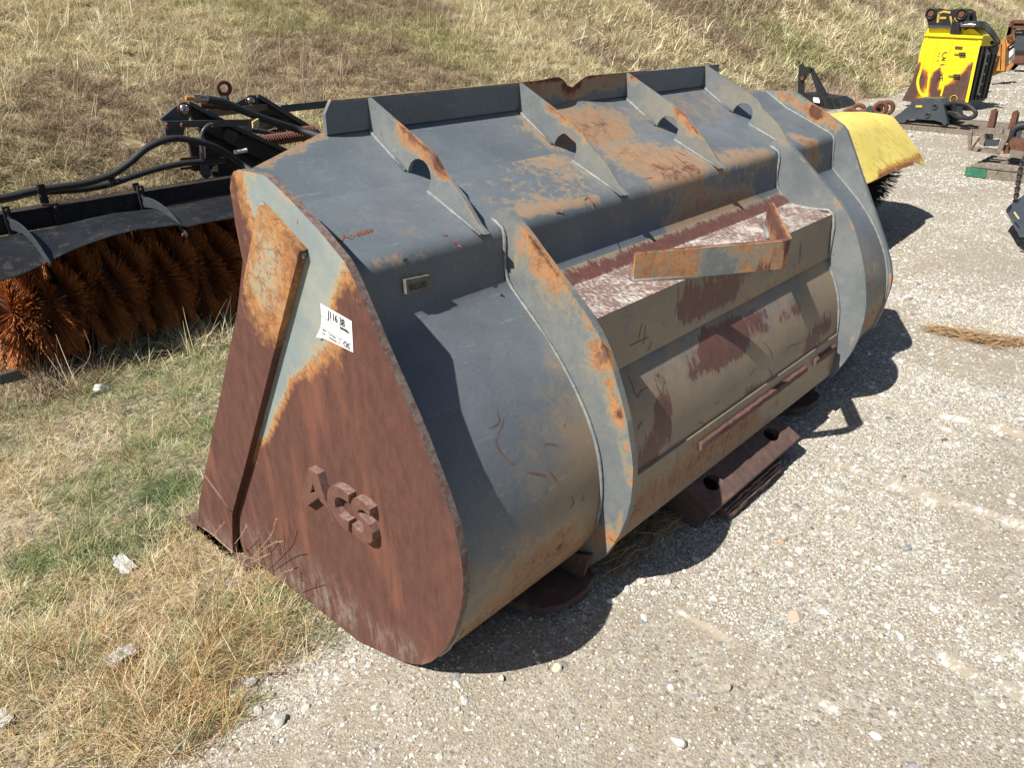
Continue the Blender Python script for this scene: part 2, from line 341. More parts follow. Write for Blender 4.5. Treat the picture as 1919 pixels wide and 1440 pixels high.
def _ground():
    s = NT('gravel_and_soil'); a = s.sep(s.attr('gr'))   # R grass cover, G dust streak, B hill
    big = s.noise(.9, 6, .65); v1 = s.voro(95, out='Color'); d1 = s.voro(95); v2 = s.voro(240, out='Color'); d2 = s.voro(240)
    r1 = s.sep(v1)[0]; r2 = s.sep(v2)[1]
    st = s.ramp(r1, [(0, (.16, .135, .11)), (.25, (.34, .29, .22)), (.6, (.46, .41, .33)), (.85, (.58, .54, .46)), (1, (.28, .27, .27))])
    st2 = s.ramp(r2, [(0, (.20, .165, .125)), (.5, (.36, .31, .235)), (1, (.50, .45, .37))])
    c = s.mix(s.rng(s.noise(9, 5, .7), .42, .6), st2, st)
    c = s.mix(s.rng(big, .35, .7, 0, .4), c, (.38, .315, .235)); c = s.mix(1.0, c, (.84, .855, .87), 'MULTIPLY')
    dust = s.mix(s.rng(s.noise(9, 7, .75, st=(.7, 2.6, 1)), .48, .60), (.40, .34, .26), (.68, .66, .61))
    c = s.mix(s.rng(s.math('ADD', a[1], s.math('MULTIPLY', s.math('SUBTRACT', s.noise(11, 6, .7), .5), 1.6)), .35, .85), c, dust)
    soil = s.mix(s.rng(s.noise(30, 8, .75), .4, .6), (.10, .08, .055), (.38, .32, .235))
    c = s.mix(s.rng(s.math('ADD', a[0], s.math('MULTIPLY', s.math('SUBTRACT', s.noise(5, 6), .5), .7)), .3, .7), c, soil)
    c = s.mix(a[2], c, s.mix(s.rng(s.noise(22, 8, .75), .4, .62), (.15, .12, .06), (.42, .345, .19)))
    h = s.math('ADD', s.math('MULTIPLY', s.rng(d1, 0, .55, 1, 0), .8), s.math('MULTIPLY', s.rng(d2, 0, .55, 1, 0), .35))
    h = s.math('MULTIPLY', h, s.math('SUBTRACT', 1.0, a[1], True)); s.bump(h, .55, .005); return s.fin(c, .9, 0, .2)
M_ground = _ground()
# ------------------------------------------------------------------ ground
GZ = -0.06
def hill_base(x): return 4.55 + .35*sstep(4, 14, x)
def G(x, y, fine=True):
    x = np.asarray(x, float); y = np.asarray(y, float)+0*x; x = x+0*y
    near = np.interp(y, [-.05, .05, .2, .35, .6, 1.0, 1.4, 2.2, 3.2, 4.4], [-.06, -.07, -.125, -.17, -.20, -.235, -.275, -.32, -.345, -.35])
    wx = sstep(7.5, 4.0, x)
    b = GZ + (near-GZ)*wx
    t = y-hill_base(x); p = P3(x, y)
    h = np.where(t > 0, np.minimum(.40*t*sstep(-.3, 2.2, t)+.02*t, 14), 0)
    z = b + h + (vnoise(p, .5, 3)-.5)*.10*sstep(.5, 5, y)*sstep(3.5, 6, y+0*x)
    z = z + (fbm(p, .35, 3, 5)-.5)*.9*sstep(1, 9, t)
    if fine: z = z + (fbm(p, 5, 3, 9)-.5)*.022
    return z
DUST = [([1610, 742], [1960, 826], .040), ([1640, 752], [1850, 800], .018), ([1700, 790], [1960, 850], .02), ([1540, 862], [1960, 1000], .040), ([1600, 905], [1760, 950], .015), ([1230, 1120], [1400, 1230], .016), ([1780, 1240], [1960, 1320], .04), ([1320, 1180], [1560, 1330], .012)]
DUST = [(onz(*a, GZ)[:2], onz(*b, GZ)[:2], r) for a, b, r in DUST]
def dust(x, y):
    q = np.stack([x, y], -1); v = np.zeros(q.shape[:-1])
    for a, b, r in DUST:
        d = b-a; t = np.clip(((q-a)@d)/(d@d), 0, 1); dd = np.linalg.norm(q-a-t[..., None]*d, axis=-1)/r
        v = np.maximum(v, np.clip(1.5-dd, 0, 1))
    return v*(.45+.55*sstep(.25, .6, fbm(P3(x*.35, y), 12, 3, 61)))
def grassy(x, y):
    """0 gravel .. 1 turf"""
    x = np.asarray(x, float); p = P3(x, y); n = (fbm(p, 2.2, 4, 31)-.5)*1.3
    e = np.interp(x, [-3, -.9, -.45, 0., .6, 3.2, 5, 7, 9, 12, 16, 24, 40, 150], [.7, .42, .30, .62, .9, 1.6, 2.4, 2.9, 3.9, 4.6, 4.8, 4.9, 5, 5])
    sp = np.interp(x, [0, 8, 20], [.5, .9, .5])
    return sstep(-.5, .5, (y-e)/sp+n)
def axis(segs):
    o = []
    for a, b, s in segs: o.append(np.arange(a, b, s))
    return np.unique(np.round(np.concatenate(o+[[segs[-1][1]]]), 4))
gx = axis([(-160, -20, 10), (-20, -2, .6), (-2, 5, .035), (5, 12, .09), (12, 30, .4), (30, 90, 2), (90, 320, 10)])
gy = axis([(-160, -20, 10), (-20, -3, .8), (-3, 1.6, .035), (1.6, 5.5, .07), (5.5, 14, .25), (14, 60, 2), (60, 200, 10)])
XX, YY = np.meshgrid(gx, gy, indexing='ij'); ZZ = G(XX, YY)
n0, n1 = XX.shape; ii = np.arange(n0*n1).reshape(n0, n1)
Fq = np.stack([ii[:-1, :-1], ii[1:, :-1], ii[1:, 1:], ii[:-1, 1:]], -1).reshape(-1, 4)
ground = np_mesh('ground', np.stack([XX, YY, ZZ], -1).reshape(-1, 3), Fq, M_ground, None, True)
tag(ground, kind='structure')
A = np.zeros((n0*n1, 4), np.float32); A[:, 0] = grassy(XX, YY).ravel(); A[:, 1] = dust(XX, YY).ravel()
A[:, 2] = sstep(-.3, .5, YY-hill_base(XX)).ravel(); A[:, 3] = 1
at = ground.data.attributes.new('gr', 'FLOAT_COLOR', 'POINT'); at.data.foreach_set('color', A.ravel())

# ------------------------------------------------------------------ scatter by geometry nodes
def scatter(name, P, R, S, I, T, protos, mat, label, cat=None, kind='stuff'):
    n = len(P); me = bpy.data.meshes.new(name); me.vertices.add(n); me.vertices.foreach_set('co', np.asarray(P, np.float32).ravel())
    for nm, ty, dat, key in (('rot', 'FLOAT_VECTOR', R, 'vector'), ('scl', 'FLOAT_VECTOR', S, 'vector'), ('idx', 'INT', I, 'value'), ('tcol', 'FLOAT_COLOR', T, 'color')):
        a = me.attributes.new(nm, ty, 'POINT'); a.data.foreach_set(key, np.ascontiguousarray(dat, np.int32 if ty == 'INT' else np.float32).ravel())
    o = link(name, me); c = bpy.data.collections.new(name+'_kinds')
    for k, pm in enumerate(protos):
        pm.materials.clear(); pm.materials.append(mat); po = bpy.data.objects.new('%s_kind_%02d' % (name, k), pm); c.objects.link(po)
    g = bpy.data.node_groups.new(name, 'GeometryNodeTree')
    g.interface.new_socket('Geometry', in_out='INPUT', socket_type='NodeSocketGeometry'); g.interface.new_socket('Geometry', in_out='OUTPUT', socket_type='NodeSocketGeometry')
    N = g.nodes; L = g.links; gi = N.new('NodeGroupInput'); go = N.new('NodeGroupOutput'); ins = N.new('GeometryNodeInstanceOnPoints'); ci = N.new('GeometryNodeCollectionInfo')
    ci.inputs[0].default_value = c; ci.inputs[1].default_value = True; ci.inputs[2].default_value = True; ci.transform_space = 'ORIGINAL'
    def na(nm, ty): q = N.new('GeometryNodeInputNamedAttribute'); q.data_type = ty; q.inputs[0].default_value = nm; return q.outputs[0]
    e2r = N.new('FunctionNodeEulerToRotation'); L.new(na('rot', 'FLOAT_VECTOR'), e2r.inputs[0])
    L.new(gi.outputs[0], ins.inputs['Points']); L.new(ci.outputs[0], ins.inputs['Instance']); ins.inputs['Pick Instance'].default_value = True
    L.new(na('idx', 'INT'), ins.inputs['Instance Index']); L.new(e2r.outputs[0], ins.inputs['Rotation']); L.new(na('scl', 'FLOAT_VECTOR'), ins.inputs['Scale'])
    L.new(ins.outputs[0], go.inputs[0]); md = o.modifiers.new('scatter', 'NODES'); md.node_group = g
    return tag(o, label, cat, kind=kind)
def stone_mesh(k, sub=2):
    bm = bmesh.new(); bmesh.ops.create_icosphere(bm, subdivisions=sub, radius=1); r = random.Random(k)
    pl = [(Vector((r.gauss(0, 1), r.gauss(0, 1), r.gauss(0, 1))).normalized(), r.uniform(.55, .9)) for _ in range(9)]
    for v in bm.verts:
        for n, d in pl:
            t = v.co.dot(n)
            if t > d: v.co -= n*(t-d)
    for v in bm.verts: v.co *= 1+r.uniform(-.03, .03)
    me = bpy.data.meshes.new('stone'); bm.to_mesh(me); bm.free()
    for p in me.polygons: p.use_smooth = False
    return me
def tuft_mesh(k, nb, h, spread, lean, wid, curl=.6, segs=3):
    r = np.random.default_rng(1000+k); V = []; Fc = []; T = []
    for b in range(nb):
        a = r.uniform(0, 2*math.pi); rad = spread*math.sqrt(r.uniform()); p = np.array([math.cos(a)*rad, math.sin(a)*rad, -.01])
        da = r.uniform(0, 2*math.pi); hh = h*r.uniform(.45, 1.15); tl = lean*r.uniform(.2, 1.5)
        d = np.array([math.cos(da)*tl, math.sin(da)*tl, 1.0]); d /= np.linalg.norm(d); side = np.array([-math.sin(da), math.cos(da), 0.0])
        side = side*math.cos(r.uniform(-1, 1))+np.array([math.cos(da), math.sin(da), 0])*math.sin(r.uniform(-1, 1)); side /= np.linalg.norm(side)
        w0 = wid*r.uniform(.6, 1.3); t = r.uniform(); c = curl*r.uniform(.2, 1.6); base = len(V)
        for s in range(segs+1):
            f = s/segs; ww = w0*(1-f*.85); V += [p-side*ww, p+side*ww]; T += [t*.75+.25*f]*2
            d = d+np.array([math.cos(da)*c, math.sin(da)*c, -c*.55])*(1/segs); d /= np.linalg.norm(d); p = p+d*hh/segs
            if s: q = base+2*s; Fc.append([q-2, q-1, q+1, q])
    me = bpy.data.meshes.new('tuft'); V = np.array(V, np.float32); Fc = np.array(Fc, np.int32)
    me.vertices.add(len(V)); me.vertices.foreach_set('co', V.ravel()); me.loops.add(Fc.size); me.loops.foreach_set('vertex_index', Fc.ravel())
    me.polygons.add(len(Fc)); me.polygons.foreach_set('loop_start', np.arange(0, Fc.size, 4, dtype=np.int32)); me.polygons.foreach_set('loop_total', np.full(len(Fc), 4, np.int32)); me.update(calc_edges=True)
    a = me.attributes.new('tone', 'FLOAT', 'POINT'); a.data.foreach_set('value', np.array(T, np.float32)); return me
def inview(x, y, z, mar=60):
    v = (np.stack([x, y, z], -1)-CAM)@RM; ok = v[:, 2] > .15
    px = CX+F*v[:, 0]/np.maximum(v[:, 2], .1); py = CY+F*v[:, 1]/np.maximum(v[:, 2], .1)
    return ok & (px > -mar) & (px < 1919+mar) & (py > -mar) & (py < 1440+mar*2)
def pts(n, x0, x1, y0, y1, mar=150):
    x = RNG.uniform(x0, x1, n); y = RNG.uniform(y0, y1, n); z = G(x, y); k = inview(x, y, z, mar); return x[k], y[k], z[k]
def pal(n, cols, wts, jit=.12):
    c = np.array(cols, float); k = RNG.choice(len(cols), n, p=np.array(wts)/sum(wts)); o = c[k]*(1+RNG.normal(0, jit, (n, 1)))*(1+RNG.normal(0, .03, (n, 3)))
    return np.concatenate([np.clip(o, .01, .9), np.ones((n, 1))], 1)
STC = [(.53, .50, .43), (.66, .63, .56), (.43, .395, .33), (.76, .745, .70), (.28, .28, .28), (.42, .33, .22), (.26, .15, .11), (.36, .375, .385)]
STW = [30, 28, 18, 11, 5, 4, 1.5, 3.5]
protos = [stone_mesh(k, 2) for k in range(7)]
PX = []; PS = []
def addst(n, x0, x1, y0, y1, a, b, keepgrass=.0, pw=2.2):
    x, y, z = pts(n, x0, x1, y0, y1, 80); g = grassy(x, y); d = dust(x, y); cl = fbm(P3(x, y), 1.7, 3, 77)
    k = (RNG.uniform(size=len(x)) > g*(1-keepgrass)) & (RNG.uniform(size=len(x)) > d*.95) & (RNG.uniform(size=len(x)) < (.22+1.2*sstep(.38, .6, cl))*(.72+.45*sstep(.36, .56, fbm(P3(x*.3, y*1.5+x*.25), 2.2, 3, 88))))
    x, y, z = x[k], y[k], z[k]; s = a+(b-a)*RNG.uniform(size=len(x))**pw
    PX.append(np.stack([x, y, z-s*.12], -1)); PS.append(s)
addst(270000, -1.3, 3.2, -2.2, 1.2, .0020, .0046, .1)
addst(130000, -1.3, 4.5, -2.6, 1.4, .0040, .0080, .15, 2.2)
addst(8000, -1.3, 5, -2.8, 1.6, .008, .020, .2, 3)
addst(120000, 3.0, 8, -2.5, 3, .0035, .008, .1)
addst(9000, 3, 9, -2.5, 3, .008, .019, .1, 3)
addst(60000, 8, 17, -2.5, 5.5, .007, .016, .1)
addst(36000, 17, 42, -4, 6, .014, .03, .1)
PX = np.concatenate(PX); PS = np.concatenate(PS); n = len(PS)
S3 = PS[:, None]*RNG.uniform(.7, 1.3, (n, 3)); S3[:, 2] *= .72
scatter('gravel_stones', PX, RNG.uniform(-.5, .5, (n, 3))+np.stack([0*PS, 0*PS, RNG.uniform(0, 6.28, n)], -1), S3, RNG.integers(0, 7, n), pal(n, STC, STW), protos, M_stone, 'loose pale limestone gravel covering the yard around the bucket')
STRAW = [(.74, .64, .40), (.62, .50, .28), (.84, .77, .54), (.48, .32, .17)]; GREEN = [(.20, .27, .10), (.30, .36, .16), (.13, .19, .08), (.6, .54, .30)]
def grass(name, label, n, x0, x1, y0, y1, dens, colf, protos, smin, smax, mar=420):
    x, y, z = pts(n, x0, x1, y0, y1, mar); k = RNG.uniform(size=len(x)) < dens(x, y); x, y, z = x[k], y[k], z[k]; n = len(x)
    s = RNG.uniform(smin, smax, n); sc = np.stack([s, s, s*RNG.uniform(.7, 1.2, n)], -1)
    rt = np.stack([RNG.normal(0, .22, n), RNG.normal(0, .22, n), RNG.uniform(0, 6.28, n)], -1)
    return scatter(name, np.stack([x, y, z-.004], -1), rt, sc, RNG.integers(0, len(protos), n), colf(x, y), protos, M_grass, label)
def mixcol(f, A_, B_):
    n = len(f); a = pal(n, A_, [1]*len(A_)); b = pal(n, B_, [1]*len(B_)); return a*(1-f[:, None])+b*f[:, None]
def nearcol(x, y):
    f = sstep(.40, .54, fbm(P3(x, y), 1.6, 3, 55)+.10*sstep(.6, 1.3, y)-.10*sstep(2.4, 3.2, y)); return mixcol(f*(RNG.uniform(size=len(x)) < .8), STRAW, GREEN)
def hillcol(x, y):
    p = P3(x, y*1.0); f = sstep(.48, .64, fbm(p, .35, 4, 12)); c = mixcol(f*.75, [(.78, .69, .46), (.70, .61, .39), (.86, .79, .57), (.56, .45, .29)], [(.37, .38, .18), (.48, .46, .24)])
    g = sstep(.50, .63, fbm(P3(x, y), .55, 3, 99)+.05*sstep(5, 1, x))[:, None]; return c*(1-g*.75)+np.array([.38, .28, .22, 1])*g*.75
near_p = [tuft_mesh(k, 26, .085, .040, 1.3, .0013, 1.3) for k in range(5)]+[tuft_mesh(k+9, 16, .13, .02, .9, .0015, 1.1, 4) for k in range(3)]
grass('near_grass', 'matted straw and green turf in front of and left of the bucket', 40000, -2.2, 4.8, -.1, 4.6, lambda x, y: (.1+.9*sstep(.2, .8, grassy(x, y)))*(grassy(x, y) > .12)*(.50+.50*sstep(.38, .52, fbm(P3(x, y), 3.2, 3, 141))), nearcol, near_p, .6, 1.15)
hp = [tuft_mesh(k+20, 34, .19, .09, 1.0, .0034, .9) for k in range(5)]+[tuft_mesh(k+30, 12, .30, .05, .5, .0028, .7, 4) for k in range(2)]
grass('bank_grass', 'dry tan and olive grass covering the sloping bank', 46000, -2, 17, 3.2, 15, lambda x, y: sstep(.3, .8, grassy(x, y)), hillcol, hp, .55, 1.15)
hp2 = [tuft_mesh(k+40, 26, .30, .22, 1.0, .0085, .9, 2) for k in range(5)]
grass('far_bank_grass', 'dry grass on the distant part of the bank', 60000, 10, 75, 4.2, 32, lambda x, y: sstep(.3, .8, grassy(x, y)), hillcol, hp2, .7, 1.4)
def clump_d(x, y):
    d = np.zeros(len(x))
    for px, py, r, a in ((430, 1190, .20, 1), (300, 1260, .22, .9), (330, 1370, .16, .7), (150, 1200, .16, .6), (520, 1090, .09, .7), (60, 1180, .18, .5), (380, 1130, .14, .8)):
        p = onz(px, py, -.15); d = np.maximum(d, a*np.clip(1.3-np.hypot(x-p[0], y-p[1])/r, 0, 1))
    return d
cp = [tuft_mesh(k+60, 24, .165, .045, 1.2, .0015, 1.5, 5) for k in range(5)]
grass('weed_clumps', 'tangled tan weeds and straw near the lower left of the bucket', 7000, -1.3, .6, -.1, 1.6, lambda x, y: clump_d(x, y)*(grassy(x, y) > .08), lambda x, y: mixcol((RNG.uniform(size=len(x)) < .25)*1.0, [(.60, .40, .20), (.74, .60, .38), (.20, .12, .065), (.48, .29, .14), (.66, .58, .42)], GREEN), cp, .45, 1.2)
gp = [tuft_mesh(k+80, 34, .060, .040, 1.3, .0017, 1.4, 3) for k in range(3)]
def gden(x, y):
    d = np.zeros(len(x))
    for px, py, r in ((300, 870, .13), (350, 780, .12), (380, 940, .10), (60, 1080, .10), (460, 1100, .05), (330, 1330, .06), (200, 1020, .12), (520, 1110, .07), (470, 1140, .05), (440, 1330, .05), (60, 1010, .16), (160, 990, .12), (260, 960, .12)):
        p = onz(px, py, -.15); d = np.maximum(d, np.clip(1.3-np.hypot(x-p[0], y-p[1])/r, 0, 1))
    return d
grass('green_ground_cover', 'low dark green ground cover plants beside the bucket corner', 20000, -1.3, .8, -.1, 2.0, gden, lambda x, y: pal(len(x), [(.10, .16, .06), (.15, .22, .08), (.26, .32, .14)], [1, 1, 1]), gp, .7, 1.3)
# ------------------------------------------------------------------ loader bucket
W = 3.0
BK = thing('loader_bucket', 'big grey and rust steel loader bucket on the gravel with raised end plate letters', 'loader bucket', (1.5, .3, GZ))
def wear(o, base, blobs, step=None): return paintfld(o, base, blobs)
def diced(name, bm, mat, step, axes, bevel=0, smooth=False, ang=None):
    es = [e for e in bm.edges if len(e.link_faces) == 2 and e.calc_face_angle(0) > .5]
    if bevel: bmesh.ops.bevel(bm, geom=es, offset=bevel, segments=1, affect='EDGES', clamp_overlap=True)
    dice(bm, step, axes); return frombm(name, bm, mat, BK, smooth, ang=ang)
N = lambda px, py: onx(px, py, 0)[1:]
# near end plate
near_yz = [N(*p) for p in [(458, 1040)]]+[(1.08, .02), (1.12, .13)]+[N(*p) for p in [(455, 490), (441, 420), (431, 352), (433, 330), (438, 321), (446, 318), (470, 322), (492, 328), (502, 334), (540, 370), (600, 435), (645, 490), (655, 508), (675, 553), (720, 660), (755, 738), (790, 820), (830, 925), (852, 990), (863, 1040), (868, 1080), (868, 1115), (862, 1150), (850, 1190), (838, 1213), (825, 1228), (809, 1241), (791, 1247), (770, 1245), (750, 1240), (673, 1204), (583, 1131), (468, 1047)]]
bm = bmesh.new(); extr(bm, [(0, y, z) for y, z in near_yz], (.022, 0, 0))
np_ = diced('end_plate', bm, M_end, .035, (1, 2), .003)
np_.data.materials.append(simple('flame_cut_plate_edge', (.19, .165, .15), (.12, .065, .05), 60, .8, .5, grime=(.14, .05, .035)))
for p in np_.data.polygons:
    if abs(p.normal.x) < .2: p.material_index = 1
np_['label'] = 'near rust brown end plate with grey and orange patch at its top'
O = lambda px, py, x=0: onx(px, py, x)
clear = [(0, -.62, O(455, 350), O(500, 365), .16), (0, -.55, O(500, 350), O(600, 480), .10), (0, -.72, O(580, 480), O(555, 640), .11), (0, -.86, O(552, 640), O(488, 800), .055), (0, -.46, O(625, 490), O(600, 600), .13), (0, -.5, O(470, 860), O(490, 790), .03),
         (0, .38, O(438, 330), O(440, 440), .035), (0, .42, O(470, 330), O(540, 372), .035), (0, .40, O(620, 520), O(650, 610), .07), (0, .25, O(455, 360), O(460, 420), .05), (0, .35, O(700, 640), O(860, 1040), .05)]
clear += [(2, .8, O(470, 1050), O(780, 1235), .07), (2, .5, O(455, 1000), O(640, 1120), .10)]
wear(np_, (.98, 0, 0), clear)
# far end plate
far_yz = [onx(*p, W)[1:] for p in [(1440, 170), (1490, 173), (1560, 221), (1580, 236), (1587, 246), (1600, 283), (1612, 320), (1640, 400), (1656, 446), (1668, 490), (1671, 520), (1668, 540), (1660, 563), (1650, 590), (1635, 617), (1613, 640)]]+[(-.02, .0), (.08, -.06), (.3, -.13), (.58, -.15), (1.0, -.2), (1.2, -.1), (1.1, .15), (.68, 1.18), (.66, 1.25)]
bm = bmesh.new(); extr(bm, [(W, y, z) for y, z in far_yz], (.025, 0, 0)); fp = diced('end_plate', bm, M_gus, .035, (1, 2), .003)
fp['label'] = 'far end plate, grey with an orange stain along the top edge'
Q = lambda px, py: onx(px, py, W)
wear(fp, (.05, 0, 0), [(0, .50, Q(1460, 172), Q(1530, 215), .05), (0, .46, Q(1530, 205), Q(1565, 238), .06), (0, .35, Q(1600, 290), Q(1670, 520), .012), (0, .4, Q(1670, 520), Q(1640, 610), .02)])
# shell
SH = [(.53, 1.19), (.46, 1.162), (.38, 1.129), (.30, 1.097), (.283, 1.0895), (.268, 1.079), (.259, 1.065), (.256, 1.05), (.252, 1.0), (.244, .928), (.205, .893), (.14, .838), (.079, .785), (.02, .724), (-.034, .655), (-.075, .59), (-.105, .53), (-.128, .465), (-.142, .40), (-.147, .33), (-.145, .28), (-.136, .22), (-.12, .165), (-.09, .105), (-.05, .05), (0, .012), (.06, -.02), (.12, -.045), (.3, -.105), (.6, -.125), (1.0, -.165), (1.25, -.19)]
def off_in(P, t):
    o = []
    for i, p in enumerate(P):
        a = P[max(i-1, 0)]; b = P[min(i+1, len(P)-1)]; d = np.array(b)-np.array(a); d = d/np.linalg.norm(d); o.append((p[0]-d[1]*t*1.0, p[1]+d[0]*t*1.0))
    return o
inn = [(y+n[0]*.0, z) for (y, z), n in zip(SH, SH)]
def nrm(P, i): a = np.array(P[max(i-1, 0)]); b = np.array(P[min(i+1, len(P)-1)]); d = (b-a)/np.linalg.norm(b-a); return np.array([-d[1], d[0]])
inn = [tuple(np.array(p)-nrm(SH, i)*.018*(1 if False else -1)) for i, p in enumerate(SH)]
xs = np.linspace(.022, W, 110); V = []; nS = len(SH)
for x in xs: V += [(x, y, z) for y, z in SH]
V2 = [(x, y, z) for x in xs for y, z in inn]; tot = len(V); ii = np.arange(tot).reshape(len(xs), nS)
f1 = np.stack([ii[:-1, :-1], ii[:-1, 1:], ii[1:, 1:], ii[1:, :-1]], -1).reshape(-1, 4); f2 = f1[:, ::-1]+tot
shell = np_mesh('back_shell', V+V2, np.concatenate([f1, f2]), M_grey, BK, True)
S2 = (0, .53, 1.19); S4 = (0, .281, 1.089)
U = lambda px, py: onpl(px, py, S2, S4)
FR = lambda px, py: onpl(px, py, (0, .2445, .93), (0, .256, 1.05))
def CV(px, py):
    """point on the curved lower shell"""
    r = ray(px, py); best = None
    for i in range(9, len(SH)-1):
        a = np.array((0, *SH[i])); b = np.array((0, *SH[i+1])); p = onpl(px, py, a, b)
        if min(SH[i][1], SH[i+1][1])-1e-3 <= p[2] <= max(SH[i][1], SH[i+1][1])+1e-3 and p[0] > 0: return p
    return onpl(px, py, (0, *SH[18]), (0, *SH[19]))
bl = [(0, .36, U(1170, 285), U(1290, 300), .17), (0, .16, U(1190, 300), U(1240, 318), .10), (0, .30, U(1345, 300), U(1440, 290), .09), (0, .34, U(1230, 345), U(1300, 320), .06), (0, .55, U(1500, 262), U(1535, 268), .05),
      (0, .36, U(720, 490), U(880, 465), .035), (0, .26, U(1000, 290), U(1060, 310), .09), (0, .3, U(980, 400), U(1120, 370), .03), (0, .3, U(1340, 345), U(1380, 335), .04),
      (2, .18, U(760, 400), U(1120, 330), .25), (2, .25, U(1150, 330), U(1500, 260), .25), (0, .46, FR(1260, 420), FR(1400, 380), .10), (0, .35, FR(1500, 310), FR(1540, 300), .06),
      (1, .80, CV(1300, 690), CV(1385, 640), .075), (1, .70, CV(1330, 640), CV(1430, 600), .085), (1, .55, CV(1235, 690), CV(1245, 800), .06), (1, .66, CV(1240, 790), CV(1200, 870), .075), (1, .62, CV(1400, 740), CV(1430, 700), .05), (1, .8, CV(1515, 645), CV(1550, 600), .08), (1, .6, CV(1460, 590), CV(1500, 570), .06), (1, .5, CV(1200, 880), CV(1350, 800), .03),
      (1, .55, (.7, -.14, .28), (2.3, -.14, .28), .05), (2, .9, (.66, -.1, .42), (2.4, -.1, .42), .34), (0, .14, (.66, -.1, .42), (2.4, -.1, .42), .3), (2, .5, (.66, .05, .75), (2.4, .05, .75), .12),
      (0, .62, (.03, -.10, .10), (.62, -.10, .10), .20), (1, .50, (.05, -.13, .13), (.25, -.12, .13), .09), (0, .3, (.25, -.14, .28), (.45, -.14, .26), .08), (2, .7, (.03, -.14, .24), (.6, -.14, .26), .16), (2, .2, (.03, -.1, .45), (.6, -.1, .45), .2),
      (0, .55, (2.45, -.14, .2), (2.98, -.14, .25), .14), (0, .35, (2.5, -.1, .5), (2.9, -.1, .5), .10), (2, .6, (2.4, -.1, .6), (3, -.1, .4), .3)]
bl += [(0, .16, U(1000, 330), U(1500, 250), .35), (0, .12, U(700, 400), U(1000, 340), .3), (0, .16, CV(1300, 700), CV(1500, 600), .2), (0, .14, CV(900, 900), CV(1000, 1000), .2)]
wear(shell, (.02, .0, .05), bl)
# upper panel (spill guard plate) from the crease to the lip
def ZT(y): return 1.19+(y-.53)*.608
tp = [(.022, .53), (.022, .645), (.08, .666), (.36, .752), (2.615, .752), (2.84, .695), (W, .645), (W, .53)]
bm = bmesh.new(); extr(bm, [(x, y, ZT(y)) for x, y in tp], (0, .009, -.015)); sg = diced('spill_panel', bm, M_grey, .05, (0, 1)); 
wear(sg, (.05, 0, .1), [(0, .2, (1.2, .65, 1.26), (2.3, .62, 1.25), .25), (0, .42, (1.3, .62, 1.25), (1.55, .6, 1.24), .16), (2, .4, (1.2, .65, 1.26), (2.4, .62, 1.25), .2), (0, .38, (2.62, .72, 1.3), (2.9, .66, 1.27), .05), (0, .62, (.1, .67, 1.27), (.36, .755, 1.33), .018)])
# lip with a dent between the second and third rib
def lipz(x): return 1.411-.040*math.exp(-((x-1.512)/.045)**2)+.006*math.exp(-((x-1.40)/.06)**2)-.004*(x > 2.0)
def lipy(x): return .738+.020*math.exp(-((x-1.50)/.09)**2)
lx = [.36, .385]+list(np.linspace(.42, 2.59, 70))+[2.622]; bm = bmesh.new(); rows = []
for x in lx:
    zt = lipz(x); zb = 1.318
    if x == .36: zt = 1.375
    if x == .385: zt = 1.413
    zs = np.linspace(zb, zt, 5); rows.append([[bm.verts.new((x, lipy(x)+(0 if k < 2 else .0)+s, z)) for k, z in enumerate(zs)] for s in (-.007, .007)])
for i in range(len(rows)-1):
    for s in (0, 1):
        for k in range(4): bm.faces.new((rows[i][s][k], rows[i+1][s][k], rows[i+1][s][k+1], rows[i][s][k+1]))
    bm.faces.new((rows[i][0][4], rows[i+1][0][4], rows[i+1][1][4], rows[i][1][4])); bm.faces.new((rows[i][0][0], rows[i+1][0][0], rows[i+1][1][0], rows[i][1][0]))
for r_ in (rows[0], rows[-1]):
    for k in range(4): bm.faces.new((r_[0][k], r_[0][k+1], r_[1][k+1], r_[1][k]))
lip = frombm('lip', bm, M_grey, BK, True, ang=30); lip['label'] = 'upright lip along the top edge with a dent between the middle ribs'
wear(lip, (0, 0, 0), [(0, .9, (.36, .738, 1.416), (2.62, .738, 1.416), .012), (0, .5, (1.25, .738, 1.38), (1.85, .738, 1.37), .05), (0, .45, (1.50, .738, 1.34), (1.5, .738, 1.40), .07)])
